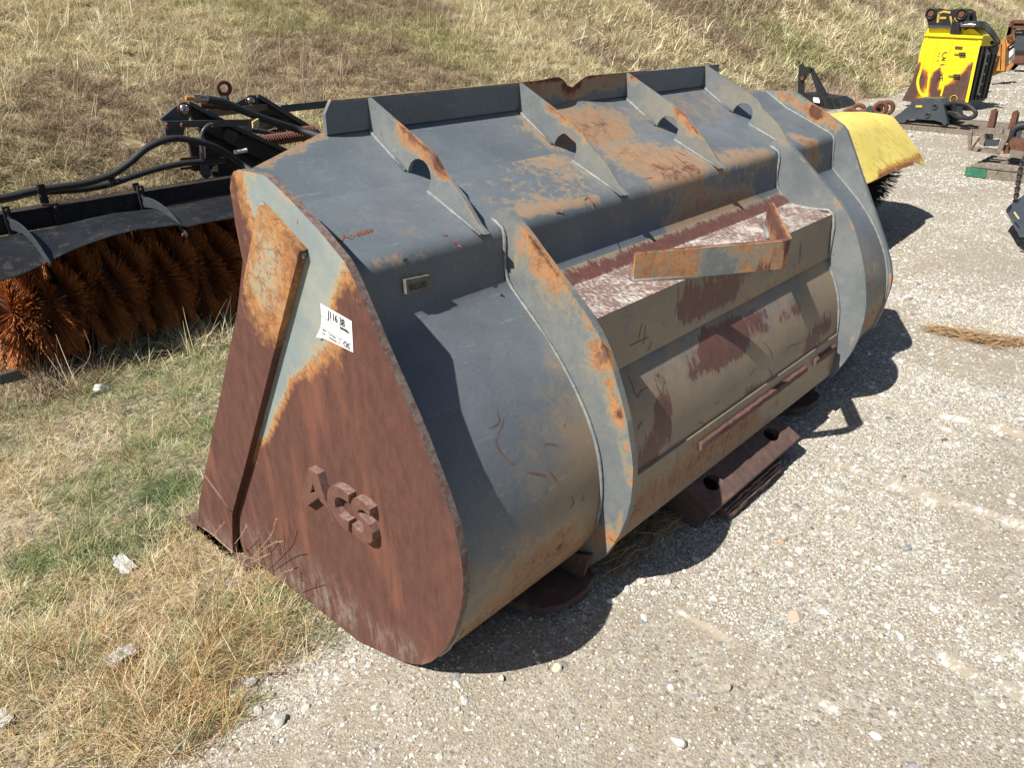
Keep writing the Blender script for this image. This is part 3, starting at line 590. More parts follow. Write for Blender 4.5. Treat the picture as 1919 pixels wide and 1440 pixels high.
# ribs with a mouse hole at the crease
def arc(cx, cy, r, a0, a1, n): return [(cx+r*math.cos(math.radians(a0+(a1-a0)*i/n)), cy+r*math.sin(math.radians(a0+(a1-a0)*i/n))) for i in range(n+1)]
hole = [(.563, 1.209), (.556, 1.226), (.543, 1.243), (.525, 1.254), (.507, 1.257), (.488, 1.254), (.472, 1.244), (.461, 1.227), (.458, 1.208), (.462, 1.192), (.474, 1.166)]
rib = [(.731, 1.409), (.577, 1.337), (.475, 1.290), (.440, 1.270), (.410, 1.236), (.323, 1.172), (.262, 1.104), (.232, 1.084), (.250, 1.080)]+hole[::-1]+[(.730, 1.311)]
RX = [.515, 1.19, 1.85, 2.49]; rbl = []
for i, x in enumerate(RX):
    bm = bmesh.new(); extr(bm, [(x, y, z) for y, z in rib], (.014, 0, 0)); o = diced('rib', bm, M_gus, .03, (1, 2))
    b = [(0, .50, (x, .735, 1.42), (x, .44, 1.283), .010), (0, .45, (x, .44, 1.28), (x, .24, 1.085), .008)]
    b += {0: [(0, .62, (x, .58, 1.325), (x, .43, 1.262), .055), (0, .4, (x, .42, 1.25), (x, .405, 1.225), .04), (2, .5, (x, .62, 1.32), (x, .48, 1.28), .08)],
          1: [(0, .55, (x, .60, 1.335), (x, .46, 1.28), .028), (0, .50, (x, .43, 1.252), (x, .42, 1.235), .03), (2, .6, (x, .5, 1.28), (x, .3, 1.15), .07)],
          2: [(0, .55, (x, .70, 1.385), (x, .69, 1.375), .035), (0, .58, (x, .47, 1.275), (x, .39, 1.215), .045), (2, .7, (x, .6, 1.3), (x, .3, 1.15), .1)],
          3: [(2, .7, (x, .6, 1.3), (x, .3, 1.15), .09), (0, .2, (x, .5, 1.29), (x, .4, 1.22), .04)]}[i]
    wear(o, (.02, 0, .1), b)
    w_ = bmesh.new()
    for s in (-1, 1):
        xx = x-.005 if s < 0 else x+.019
        tube(w_, [(xx, .728, ZT(.728)+.003), (xx, .65, ZT(.65)+.003), (xx, .567, ZT(.567)+.003)], .0055, 5)
        tube(w_, [(xx, .470, 1.168), (xx, .36, 1.122+.002), (xx, .250, 1.078+.002)], .0055, 5)
    frombm('weld', w_, M_weld, o, True)
# hinge plates
gA = [(.310, 1.098), (.300, 1.118), (.285, 1.128), (.262, 1.134), (.24, 1.130), (.212, 1.112), (.165, 1.078), (.119, 1.038), (.03, .966), (-.06, .892), (-.10, .848), (-.131, .803), (-.160, .749), (-.187, .689), (-.218, .61), (-.240, .521), (-.250, .47), (-.252, .42), (-.251, .36), (-.243, .30), (-.228, .24), (-.205, .179), (-.169, .102), (-.12, .04), (-.05, -.01), (.05, -.05), (.1, -.02), (.0, .02), (-.09, .11), (-.13, .2), (-.147, .33), (-.128, .465), (-.075, .59), (.02, .724), (.14, .838), (.241, .925), (.254, 1.05), (.268, 1.081), (.29, 1.093)]
for i, x in enumerate((.612, 2.386)):
    bm = bmesh.new(); extr(bm, [(x, y, z) for y, z in gA], (.024, 0, 0)); o = diced('hinge_plate', bm, M_gus, .03, (1, 2), .002)
    edge = [(0, .35, (x, .20, 1.115), (x, -.13, .81), .010), (0, .35, (x, -.13, .81), (x, -.25, .46), .010), (0, .45, (x, -.252, .44), (x, -.2, .18), .012)]
    b = edge+([(0, .52, (x, .16, 1.035), (x, .06, .94), .095), (0, .34, (x, -.03, .86), (x, -.11, .77), .06), (0, .34, (x, -.10, .78), (x, -.18, .64), .055), (0, .30, (x, -.17, .64), (x, -.235, .44), .040), (0, .45, (x, -.19, .2), (x, -.13, .12), .08), (2, .5, (x, .2, 1.05), (x, -.2, .6), .15)] if i == 0 else [(0, .5, (x, .26, 1.13), (x, .23, 1.12), .04), (2, .2, (x, 0, .9), (x, -.2, .4), .1), (0, .6, (x, -.03, .90), (x, -.04, .88), .02)])
    wear(o, (.0, 0, .0), b); o['label'] = 'near hinge plate with a round orange rust patch' if i == 0 else 'far hinge plate, plain grey'
    w_ = bmesh.new(); xx = x-.006
    path = [(xx, .30, 1.099), (xx, .275, 1.088), (xx, .25, 1.06), (xx, .239, .93), (xx, .14, .838-.003), (xx, .02, .720), (xx, -.08, .585), (xx, -.132, .465), (xx, -.15, .33), (xx, -.14, .22)]
    tube(w_, smoothpath(path, 4), .0060, 6)
    if i == 1:
        tube(w_, smoothpath([(2.38, .215, .897), (2.38, .168, .860), (2.38, .06, .856), (2.38, -.034, .846), (2.38, -.05, .66)], 3), .007, 6)
    frombm('weld', w_, M_weld, o, True)
# beads along both end plates
for x, yz in ((.022+.004, SH[:26]), (W-.004, SH[:26])):
    w_ = bmesh.new(); tube(w_, [(x, y-.002, z+.002) for y, z in ([(.655, 1.265)]+list(yz))], .0055, 6); frombm('weld', w_, M_weld, BK, True)
# cross beam
BX0, BX1 = .636, 2.386
bmp = [(.222, .908), (.167, .866), (-.031, .849), (-.048, .655), (.0, .66), (.13, .80)]
bm = bmesh.new(); a = [bm.verts.new((BX0, y, z)) for y, z in bmp]; b = [bm.verts.new((BX1, y, z)) for y, z in bmp]
bm.faces.new(a); bm.faces.new(b[::-1])
for i in range(6):
    f = bm.faces.new((a[i], b[i], b[(i+1) % 6], a[(i+1) % 6])); f.material_index = 1 if i == 1 else 0
bmesh.ops.bevel(bm, geom=[e for e in bm.edges if e.calc_face_angle(0) > .3 and abs(e.verts[0].co.x-e.verts[1].co.x) > 1], offset=.006, segments=2, affect='EDGES')
dice(bm, .045, (0, 1, 2)); beam = frombm('cross_beam', bm, M_grey, BK); beam.data.materials.append(M_scuff); beam['label'] = 'rust brown box beam between the hinge plates with a chalky white top'
wear(beam, (.20, .0, .9), [(1, .95, (BX0, .19, .885), (BX1, .19, .885), .045), (1, .52, (1.15, -.04, .80), (1.75, -.04, .80), .11), (1, .55, (1.2, -.04, .72), (1.5, -.04, .72), .07), (1, .42, (.68, -.04, .78), (.78, -.04, .70), .06), (1, .62, (1.72, -.04, .84), (1.84, -.04, .72), .03), (1, .60, (2.08, -.04, .80), (2.06, -.04, .68), .018), (0, .30, (1.6, -.04, .66), (2.2, -.04, .66), .05)])
# guard hook on the beam
hk = [(1.03, .085), (1.26, -.058), (1.44, -.168), (1.475, -.189), (1.492, -.198), (1.505, -.2005), (1.52, -.198), (1.537, -.188), (1.57, -.166), (1.74, -.058), (1.965, .082)]
bm = bmesh.new(); ring = []; t = .022
for i, (x, y) in enumerate(hk):
    a = np.array(hk[max(i-1, 0)]); b = np.array(hk[min(i+1, len(hk)-1)]); d = (b-a)/np.linalg.norm(b-a); nn = np.array([d[1], -d[0]])
    zb = .853 if .3 < abs(y-.3)+.2 else .855
    q0 = (x+nn[0]*t, y+nn[1]*t); ring.append([bm.verts.new((q0[0], q0[1], zb+.001)), bm.verts.new((q0[0], q0[1], .952)), bm.verts.new((x, y, .952)), bm.verts.new((x, y, zb+.001))])
for i in range(len(ring)-1):
    for k in range(4): bm.faces.new((ring[i][k], ring[i+1][k], ring[i+1][(k+1) % 4], ring[i][(k+1) % 4]))
bm.faces.new(ring[0][::-1]); bm.faces.new(ring[-1]); dice(bm, .03, (0,)); hook = frombm('guard_hook', bm, M_gus, BK)
wear(hook, (.52, 0, .2), [(0, -.75, (1.25, -.07, .90), (1.30, -.10, .89), .055), (1, .75, (1.42, -.18, .86), (1.50, -.22, .95), .035), (0, .6, (1.03, .085, .953), (1.5, -.2, .955), .012), (0, .6, (1.5, -.22, .955), (1.96, .08, .955), .012)])
w_ = bmesh.new(); tube(w_, [(1.02, .075, .862), (1.16, -.012, .858), (1.235, -.055, .853)], .010, 6); frombm('weld', w_, M_weld, hook, True); w_ = bmesh.new(); tube(w_, [(1.955, .085, .866), (1.86, .02, .862), (1.80, -.015, .858)], .010, 6); frombm('weld', w_, M_weld, hook, True)
# skirt below the shell between the hinge plates, and its doubler bars
bm = bmesh.new(); extr(bm, [(BX0, y, z) for y, z in [(-.146, .325), (-.157, .320), (-.163, .262), (-.160, .112), (-.145, .105), (-.12, .17)]], (BX1-BX0, 0, 0)); dice(bm, .06, (0, 2)); o = frombm('skirt', bm, M_grey, BK)
wear(o, (.34, .33, .9), [(0, .35, (.7, -.17, .2), (1.6, -.17, .2), .08)])
for x0, x1 in ((1.16, 2.03), (2.12, 2.34)):
    bm = bmesh.new(); extr(bm, [(x0, y, z) for y, z in [(-.158, .285), (-.176, .279), (-.179, .262), (-.174, .252), (-.158, .252)]], (x1-x0, 0, 0)); dice(bm, .03, (0,))
    for v in bm.verts: v.co.y += random.uniform(-.002, .002); v.co.z += random.uniform(-.0015, .0015)
    paintfld(frombm('doubler_bar', bm, M_shoe, BK), (.9, .55, 0))
# stop pad with two slots
PX0, PX1 = 1.135, 1.865; A_ = np.array((-.115, .118)); B_ = np.array((-.262, .042))
def pad_pt(x, s): p = A_+(B_-A_)*s; return (x, p[0], p[1])
bm = bmesh.new(); outer = [bm.verts.new(pad_pt(x, q)) for x, q in ((PX0, 0), (PX1, 0), (PX1, 1), (PX1-.02, 1.03), (PX0+.02, 1.03), (PX0, 1))]; es = [bm.edges.new((outer[i], outer[(i+1) % 6])) for i in range(6)]
for cx in (PX0+.125, PX1-.125):
    hv = [bm.verts.new(pad_pt(cx+.046*math.cos(t)*(1 if abs(math.cos(t)) < .9 else 1), .50+.20*math.sin(t))) for t in np.linspace(0, 6.2832, 19)[:-1]]; es += [bm.edges.new((hv[i], hv[(i+1) % 18])) for i in range(18)]
bmesh.ops.triangle_fill(bm, use_beauty=True, use_dissolve=False, edges=es)
r = bmesh.ops.extrude_face_region(bm, geom=bm.faces[:])
for v in [g for g in r['geom'] if isinstance(g, bmesh.types.BMVert)]: v.co += Vector((0, .018, -.034))
bmesh.ops.bevel(bm, geom=[e for e in bm.edges if e.is_manifold and e.calc_face_angle(0) > .8], offset=.004, segments=1, affect='EDGES', clamp_overlap=True)
pad = frombm('stop_pad', bm, M_shoe, BK, True, ang=35); paintfld(pad, (.9, 0, 0)); pad['label'] = 'brown stop pad with two slots below the beam'
for x in (PX0, PX1-.02): prism('pad_web', [(-.13, .085), (-.240, .015), (-.205, -.055), (-.04, -.055)], x+.001, x+.019, M_shoe, BK, .002)
for k, (s0, s1, dz) in enumerate(((1.235, 1.70, 0), (1.245, 1.69, -.016), (1.25, 1.68, -.032))):
    bm = bmesh.new(); box(bm, (s0, -.262-.008*k, -.008+dz), (s1, -.20, .005+dz)); dice(bm, .04, (0,))
    for v in bm.verts: v.co.y += random.uniform(-.004, .004); v.co.z += random.uniform(-.002, .002)
    paintfld(frombm('wear_strip', bm, M_shoe, pad, bevel=.001), (.9, .0, 0))
prism('pad_rib', [(-.235, .02), (-.20, .005), (-.12, -.05), (-.20, -.055)], 1.20, 1.80, M_shoe, pad)
# skid shoes under the hinge plates
for x in (.36, 2.13):
    sh_ = [(x, .16), (x, .035), (x+.045, -.075), (x+.105, -.118), (x+.20, -.125), (x+.275, -.105), (x+.30, -.06), (x+.30, .16)]
    bm = bmesh.new(); extr(bm, [(a, b-.02, -.048+max(0, (.0-b))*.10) for a, b in sh_], (0, 0, .028)); o = frombm('skid_shoe', bm, M_shoe, BK, bevel=.004); paintfld(o, (.9, .0, 0))
    prism('skid_web', [(-.13, .10), (-.10, -.02), (.08, -.03), (.05, .02)], x+.235, x+.252, M_shoe, BK)
# cutting edge, floor lip and side cutter
bm = bmesh.new(); extr(bm, [(-.024, y, z) for y, z in [(1.02, -.215), (1.25, -.205), (1.50, -.245), (1.50, -.252), (1.24, -.250), (1.0, -.248)]], (3.07, 0, 0)); paintfld(frombm('cutting_edge', bm, M_shoe, BK, bevel=.002), (.8, .3, .4))
bm = bmesh.new(); extr(bm, [(-.024, 1.08, -.252), (-.026, 1.02, -.235), (-.034, .97, -.222), (.10, .93, -.215), (.2, 1.05, -.24)], (0, 0, .02)); paintfld(frombm('corner_wedge', bm, M_shoe, BK, bevel=.003), (.8, .5, .2))
sc_px = [(484, 385), (561, 471), (463, 860), (435, 963), (436, 1054), (369, 993), (373, 942), (385, 880)]
sc = [tuple(onx(*p, -.024)) for p in sc_px]
bm = bmesh.new(); extr(bm, sc, (.0235, 0, 0)); cutter = diced('side_cutter', bm, M_end, .035, (1, 2), .0025); cutter['label'] = 'long raised side cutter plate down the front of the end plate'
K = lambda px, py: onx(px, py, -.024)
wear(cutter, (1.0, 0, 0), [(2, .8, K(375, 980), K(435, 1040), .10), (0, -.44, K(500, 440), K(505, 555), .19), (0, -.12, K(500, 470), K(480, 540), .07)])
w_ = bmesh.new()
q = [onx(488, 381, -.008), onx(525, 426, -.008), onx(566, 474, -.008), onx(573, 481, -.006)]; tube(w_, smoothpath(q, 4), .009, 6)
frombm('weld', w_, M_weld, cutter, True)
solid('heel_rib', [tuple(onx(*p, -.012)) for p in [(382, 888), (388, 887), (437, 958), (432, 962)]], (.0, 0, 0), M_shoe, cutter) if False else None
bm = bmesh.new(); tube(bm, [tuple(onx(383, 889, -.024)), tuple(onx(433, 958, -.024))], .006, 6); frombm('step_bead', bm, simple('brown_bead', (.19, .10, .085), None, 30, .8, .2), cutter, True)
# raised letters A C S
LX = -.024
def LP(pxs, x=LX): return [tuple(onx(px, py, x)) for px, py in pxs]
M_letface = simple('worn_letter_face', (.138, .064, .047), (.105, .048, .037), 30, .8, .3, grime=(.20, .085, .05)); M_letside = simple('letter_side_sunlit_tone', (.26, .165, .14), (.15, .085, .07), 60, .7, .3)
def letter_poly(nm, outer, holes=()):
    bm = bmesh.new(); o_ = [bm.verts.new(p) for p in outer]; es = [bm.edges.new((o_[i], o_[(i+1) % len(o_)])) for i in range(len(o_))]
    for h in holes:
        hv = [bm.verts.new(p) for p in h]; es += [bm.edges.new((hv[i], hv[(i+1) % len(hv)])) for i in range(len(hv))]
    bmesh.ops.triangle_fill(bm, use_beauty=True, use_dissolve=False, edges=es)
    r = bmesh.ops.extrude_face_region(bm, geom=bm.faces[:])
    for v in [g for g in r['geom'] if isinstance(g, bmesh.types.BMVert)]: v.co.x += .0245
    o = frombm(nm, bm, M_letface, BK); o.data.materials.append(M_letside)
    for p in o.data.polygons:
        if abs(p.normal.x) < .5: p.material_index = 1  # letter sides get a lighter brown, painting in the look of sunlit edges
    paintfld(o, (.98, 0, 0)); return o
z8 = lambda l: [(540+a/8, 860+b/8) for a, b in l]
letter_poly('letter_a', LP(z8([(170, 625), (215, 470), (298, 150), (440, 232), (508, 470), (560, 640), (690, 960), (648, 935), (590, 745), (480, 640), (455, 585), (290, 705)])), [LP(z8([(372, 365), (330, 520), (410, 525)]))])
c_out = [(905, 545), (800, 455), (720, 412), (650, 412), (600, 460), (580, 560), (592, 680), (640, 800), (720, 920), (800, 1020), (870, 1075), (905, 1100)]
c_in = [(905, 940), (830, 905), (760, 840), (710, 740), (695, 640), (715, 585), (770, 580), (850, 625), (905, 670)]
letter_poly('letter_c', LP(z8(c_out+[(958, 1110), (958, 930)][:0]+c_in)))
s_out = [(1225, 765), (1130, 660), (1040, 600), (975, 600), (942, 650), (948, 740), (1000, 830), (1080, 930), (1130, 1010), (1142, 1070), (1095, 1112), (1022, 1062), (958, 980), (958, 1060), (962, 1130), (1060, 1200), (1150, 1270), (1230, 1275), (1262, 1230), (1262, 1120), (1215, 1000), (1115, 902), (1048, 825), (1040, 790), (1060, 768), (1110, 768), (1165, 815), (1225, 870)]
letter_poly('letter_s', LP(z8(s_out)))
# sticker
st = [onx(*p, -.0015) for p in [(600, 568), (659, 602), (662, 661), (598, 630)]]
bm = bmesh.new(); nn_ = 8; gr = []
for i in range(nn_+1):
    row = []
    for k in range(nn_+1):
        u, v = i/nn_, k/nn_; p = (1-u)*(1-v)*st[0]+u*(1-v)*st[1]+u*v*st[2]+(1-u)*v*st[3]
        c = max(0, (v-.6)/.4)*max(0, 1-u/.25); row.append(bm.verts.new((p[0]-.010*c**2, p[1]-.007*math.sin(v*3.14)*max(0, 1-u/.3), p[2])))
    gr.append(row)
for i in range(nn_):
    for k in range(nn_): bm.faces.new((gr[i][k], gr[i+1][k], gr[i+1][k+1], gr[i][k+1]))
stk = frombm('inventory_sticker', bm, M_white, BK, True); stk['label'] = 'white paper inventory sticker with handwritten numbers'
sx = st[1]-st[0]; sy = st[0]-st[3]
def ST(u, v): p = (1-u)*(1-v)*st[0]+u*(1-v)*st[1]+u*v*st[2]+(1-u)*v*st[3]; return (p[0]-.0012, p[1], p[2])
text('handwriting', 'J116 38', .029, ST(.27, .29), sx, sy, M_ink, stk, xs=.78); text('handwriting', '33WR3', .011, ST(.64, .43), sx, sy, M_ink, stk); text('handwriting', 'OS', .020, ST(.73, .92), sx, sy, M_ink, stk)
text('small_print', 'Item:', .006, ST(.12, .76), sx, sy, M_ink, stk); text('small_print', 'Make:', .006, ST(.10, .86), sx, sy, M_ink, stk); text('small_print', 'Trucks:', .006, ST(.38, .80), sx, sy, M_ink, stk); text('small_print', 'Inspected:', .006, ST(.36, .90), sx, sy, M_ink, stk)
bm = bmesh.new()
for a, b in (((.03, .36), (.98, .42)), ((.03, .70), (.98, .76)), ((.66, .42), (.66, .97)), ((.30, .72), (.30, .92))): ribbon(bm, [ST(*a), ST(*b)], .0012, (-1, 0, 0))
for (u, v) in ((.36, .78), (.36, .88), (.62, .80), (.62, .90)): ribbon(bm, [ST(u-.03, v), ST(u-.005, v)], .004, (-1, 0, 0))
frombm('ruled_lines', bm, M_ink, stk)
# serial plate
n_ = Vector((0, -1, .06)).normalized(); sp = [onpl(*p, (0, .2445, .93), (0, .256, 1.05)) for p in [(756, 550), (800, 537), (799, 514), (754, 523)]]
bm = bmesh.new(); extr(bm, [Vector(p)+n_*.001 for p in sp], n_*.014); o = frombm('serial_plate', bm, simple('worn_steel_plate', (.16, .15, .12), (.10, .095, .08), 50, .5, .3), BK, bevel=.002)
x_ = sp[1]-sp[0]; text('stamped_number', '80500', .024, Vector(sp[0])+n_*.0155+Vector((.008, 0, .006)), x_, (0, 0, 1), M_black, o, .0006)
# hand scratched marks and rust scratches
bm = bmesh.new(); nU = (0, -.378, .926)
def scr(fn, pl, w=.0026, nr=nU, offv=.0015):
    P = [Vector(fn(*p))+Vector(nr).normalized()*offv for p in pl]; P = smoothpath(P, 3) if len(P) > 2 else P; k = len(P)
    ribbon(bm, P, [w*(.35+.65*math.sin(math.pi*(i+.5)/k))*random.uniform(.8, 1.2) for i in range(k)], nr)
scr(U, [(624, 446), (629, 449), (636, 451), (641, 450), (643, 442), (645, 442)], .006); scr(U, [(645, 444), (652, 446), (661, 448)], .005); scr(U, [(657, 443), (658, 440), (662, 444), (664, 441)], .004)
for k, x in enumerate((668, 673, 679, 685, 692)): scr(U, [(x, 443-k*1.8), (x+2, 437-k*1.8), (x+5, 438-k*1.8), (x+3, 443-k*1.8), (x+6, 442-k*1.8)], .004)
for p in [[(745, 480), (750, 478), (754, 476)], [(845, 450), (852, 452), (858, 449)], [(857, 463), (861, 460), (863, 465)], [(828, 440), (833, 442), (838, 441)], [(1095, 375), (1102, 370), (1108, 378), (1112, 392)], [(1262, 290), (1275, 300), (1290, 312), (1300, 318)], [(1270, 285), (1285, 292)], [(1335, 235), (1342, 238)], [(1210, 335), (1222, 333)], [(1040, 395), (1052, 394)]]: scr(U, p, .006)
for p in [[(755, 322), (760, 327)]]: pass
nC = (0, -.95, .3)
for p in [[(930, 770), (935, 790), (925, 800), (915, 803)], [(943, 782), (940, 800), (932, 815)], [(935, 815), (928, 830), (938, 848), (955, 868), (963, 868)], [(985, 885), (1005, 888), (1023, 892)], [(1028, 884), (1036, 892), (1043, 905)], [(1020, 838), (1022, 832), (1045, 834)], [(1068, 955), (1075, 940), (1070, 930)], [(1090, 940), (1095, 925)], [(1175, 700), (1182, 716), (1194, 745), (1200, 734), (1215, 726)], [(1195, 805), (1200, 795), (1205, 790)], [(1305, 800), (1312, 792), (1320, 795), (1318, 805)], [(1340, 758), (1348, 752)], [(1440, 690), (1445, 700), (1448, 712)], [(1475, 660), (1478, 650), (1495, 645), (1505, 640)], [(1430, 640), (1445, 660), (1447, 675)], [(1405, 705), (1415, 690)], [(1595, 480), (1610, 510)], [(1590, 545), (1612, 535), (1640, 530)]]: scr(CV, p, .0032, nC, .002)
BF = lambda px, py: onpl(px, py, (0, -.031, .849), (0, -.048, .655))
for p in [[(1195, 640), (1200, 620), (1203, 605)], [(1205, 645), (1210, 610)], [(1180, 648), (1215, 632)], [(1215, 655), (1222, 640)]]: scr(BF, p, .0032, (0, -1, .1), .0015)
frombm('rust_scratches', bm, M_mark, BK)['kind'] = 'stuff'
# ------------------------------------------------------------------ bristle brushes
def bristles(name, mat, x0, x1, cy, cz, r0, r1, n, wid, parent, waf=.12, wav=.05, tone=(.2, 1), end_fan=0.0, tmin=0, tmax=6.2832, seed=5):
    r = np.random.default_rng(seed); k = r.integers(0, max(1, int((x1-x0)/waf)), n); th = r.uniform(tmin, tmax, n)
    xb = x0+(k+.5)*waf; ph = k*1.9
    xt = xb+wav*np.sin(3*th+ph)+r.normal(0, .016, n)-end_fan*np.clip(1-(xb-x0)/(waf*2.2), 0, 1)*r.uniform(.3, 1.2, n)+end_fan*.4*np.clip(1-(x1-xb)/(waf*2.2), 0, 1)
    mess = np.clip(1-(xb-x0)/.38, 0, 1)*(end_fan > 0); xt = xt+r.normal(0, .045, n)*mess; th = th+r.normal(0, .12, n)*mess
    L = r1*(1+r.normal(0, .025, n)+r.normal(0, .08, n)*mess-.05*np.abs(np.cos(3*th+ph))); dt = r.normal(0, .05, n)
    segs = 3; V = []; T = []; tn = r.uniform(*tone, n)
    ctr = np.stack([xb, cy+np.cos(th)*r0, cz+np.sin(th)*r0], 1)
    tip = np.stack([xt, cy+np.cos(th+dt)*L, cz+np.sin(th+dt)*L], 1); mid = (ctr+tip)/2; mid[:, 0] = xb+(xt-xb)*.30
    ax = np.stack([0*th, -np.sin(th), np.cos(th)], 1); bx = np.tile([1.0, 0, 0], (n, 1))
    for f in np.linspace(0, 1, segs+1):
        p = (1-f)**2*ctr+2*f*(1-f)*mid+f*f*tip; w_ = wid*(1-.25*f)
        for a in range(3):
            c, s = math.cos(a*2.094), math.sin(a*2.094); V.append(p+ax*w_*c+bx*w_*s); T.append(tn*(.55+.45*f))
    V = np.stack(V, 1); T = np.stack(T, 1); m_ = V.shape[1]; base = np.arange(n)[:, None, None]*m_; Fq = []
    for s in range(segs):
        for a in range(3): b = (a+1) % 3; Fq.append([s*3+a, s*3+b, s*3+3+b, s*3+3+a])
    Fc = (base+np.array(Fq)[None]).reshape(-1, 4); o = np_mesh(name, V.reshape(-1, 3), Fc, mat, parent)
    at = o.data.attributes.new('tone', 'FLOAT', 'POINT'); at.data.foreach_set('value', T.ravel().astype(np.float32)); o['kind'] = 'stuff'; return o
# ------------------------------------------------------------------ black sweeper with rusty wire brush
SW = thing('sweeper_attachment', 'black sweeper attachment with a rusty orange wire brush lying behind the bucket', 'sweeper', (1.2, 3.8, -.34))
bristles('wire_brush', M_brist, .0, 2.4, 3.82, .03, .12, .375, 30000, .0022, SW, waf=.10, wav=.05, end_fan=.12)
cylo('brush_core', (-.04, 3.82, .03), (2.42, 3.82, .03), .14, M_rust, SW, 20)
cylo('brush_end_cap', (-.10, 3.82, .03), (-.07, 3.82, .03), .20, M_rust, SW, 28, .006)
M_fray = simple('frayed_wire', (.50, .18, .06), (.30, .10, .04), 40, .8, .1)
bm = bmesh.new()
for k in range(160):
    a = random.uniform(0, 6.28); x = -.06; r1 = random.uniform(.30, .44)
    tube(bm, smoothpath([(x, 3.82+.2*math.cos(a), .03+.2*math.sin(a)), (x-.05, 3.82+.3*math.cos(a), .03+.3*math.sin(a)), (x-random.uniform(.02, .16), 3.82+r1*math.cos(a)*.9, .03+r1*math.sin(a)*.9)], 3), .0022, 4)
frombm('frayed_wires', bm, M_fray, SW)['kind'] = 'stuff'
# hood: wavy sheet from the frame rail over the brush
lipx = [-.6, -.02, .10, .19, .32, .48, .62, .756, .98, 1.03, 1.16, 1.35, 2.7]; lipz = [.30, .348, .362, .378, .40, .425, .45, .468, .452, .425, .428, .434, .44]
lipy = [3.40, 3.40, 3.41, 3.42, 3.44, 3.46, 3.47, 3.46, 3.41, 3.40, 3.40, 3.40, 3.40]
bm = bmesh.new(); xs = np.linspace(-.035, 2.7, 80); rows = []
for x in xs:
    lz = np.interp(x, lipx, lipz); ly = np.interp(x, lipx, lipy); row = []
    for f in np.linspace(0, 1, 9):
        y = 4.0*(1-f)+ly*f; z = .43*(1-f)+lz*f+.055*math.sin(math.pi*min(1, f*1.05))+.008*math.sin(x*9+f*4)*f; row.append(bm.verts.new((x, y, z)))
    rows.append(row)
for i in range(len(rows)-1):
    for k in range(8): bm.faces.new((rows[i][k], rows[i+1][k], rows[i+1][k+1], rows[i][k+1]))
bmesh.ops.recalc_face_normals(bm, faces=bm.faces[:]); bmesh.ops.solidify(bm, geom=bm.faces[:], thickness=.006)
frombm('hood', bm, M_hood, SW, True, ang=40)
def YP(px, py, y): return Vector(ony(px, py, y))
# frame rail
z0 = YP(8, 402, 4.0).z; bm = bmesh.new(); box(bm, (-.8, 4.0, .435), (2.9, 4.075, z0)); frombm('frame_rail', bm, M_black, SW, bevel=.006)
boxo('rail_flange', (-.8, 3.985, z0), (2.9, 4.09, z0+.008), M_blackrust, SW)
boxo('rust_strip', (1.18, 3.985, .438), (1.9, 4.0, .452), M_rust, SW)
# hood brackets: a post on the rail and an arm curving down over the hood
for px in (8, 268, -300):
    p = YP(px, 398, 3.985); x = p.x
    path = [(x, 3.99, .60), (x, 3.975, .56), (x, 3.965, .50), (x, 3.93, .505), (x, 3.80, .515), (x, 3.66, .505), (x, 3.52, .462), (x, 3.41, .395), (x, 3.38, .375)]
    wds = [.03, .045, .055, .070, .055, .042, .036, .036, .025]; bm = bmesh.new(); sp = smoothpath(path, 2)
    for i in range(len(sp)-1):
        a, b = sp[i], sp[i+1]; d = (b-a).normalized(); up = Vector((1, 0, 0)).cross(d); h0 = np.interp(i/len(sp)*8, range(9), wds); h1 = np.interp((i+1)/len(sp)*8, range(9), wds)
        extr(bm, [a+up*h0/2*-1, b+up*h1/2*-1, b+up*h1/2, a+up*h0/2], (.010, 0, 0))
    o = frombm('hood_bracket', bm, M_dgrey, SW)
    boxo('bracket_post', (x-.012, 3.955, .42), (x+.028, 3.98, .605), M_black, o, .004)
    for zz in (.585, .535): cylo('bolt', (x+.008, 3.955, zz), (x+.008, 3.94, zz), .010, M_rust, o, 6)
    cylo('bolt', (x-.002, 3.395, .39), (x-.018, 3.395, .39), .010, M_rust, o, 6)
# hose clamp bracket standing on the rail
p = YP(75, 345, 4.02); q = YP(85, 384, 4.02); o = baro('clamp_post', q-Vector((0, 0, .02)), p, .045, .012, M_black, SW, up=(0, 1, 0), bevel=.003)
for px, py in ((68, 350), (73, 367)): a = YP(px, py, 4.0); cylo('bolt', a, a+Vector((0, -.014, 0)), .010, M_chrome, o, 6)
p = YP(100, 381, 3.99); boxo('rail_clip', (p.x-.016, 3.97, .45), (p.x+.022, 3.99, p.z), M_black, SW, .003); cylo('bolt', (p.x, 3.97, p.z-.02), (p.x, 3.955, p.z-.02), .009, M_rust, SW, 6)
baro('clip_pin', YP(78, 384, 3.98), YP(100, 384, 3.98), .014, .014, M_rust, SW)
p = YP(254, 347, 4.05); boxo('rail_clip', (p.x-.02, 4.04, .5), (p.x+.02, 4.06, p.z+.015), M_blackrust, SW, .003)
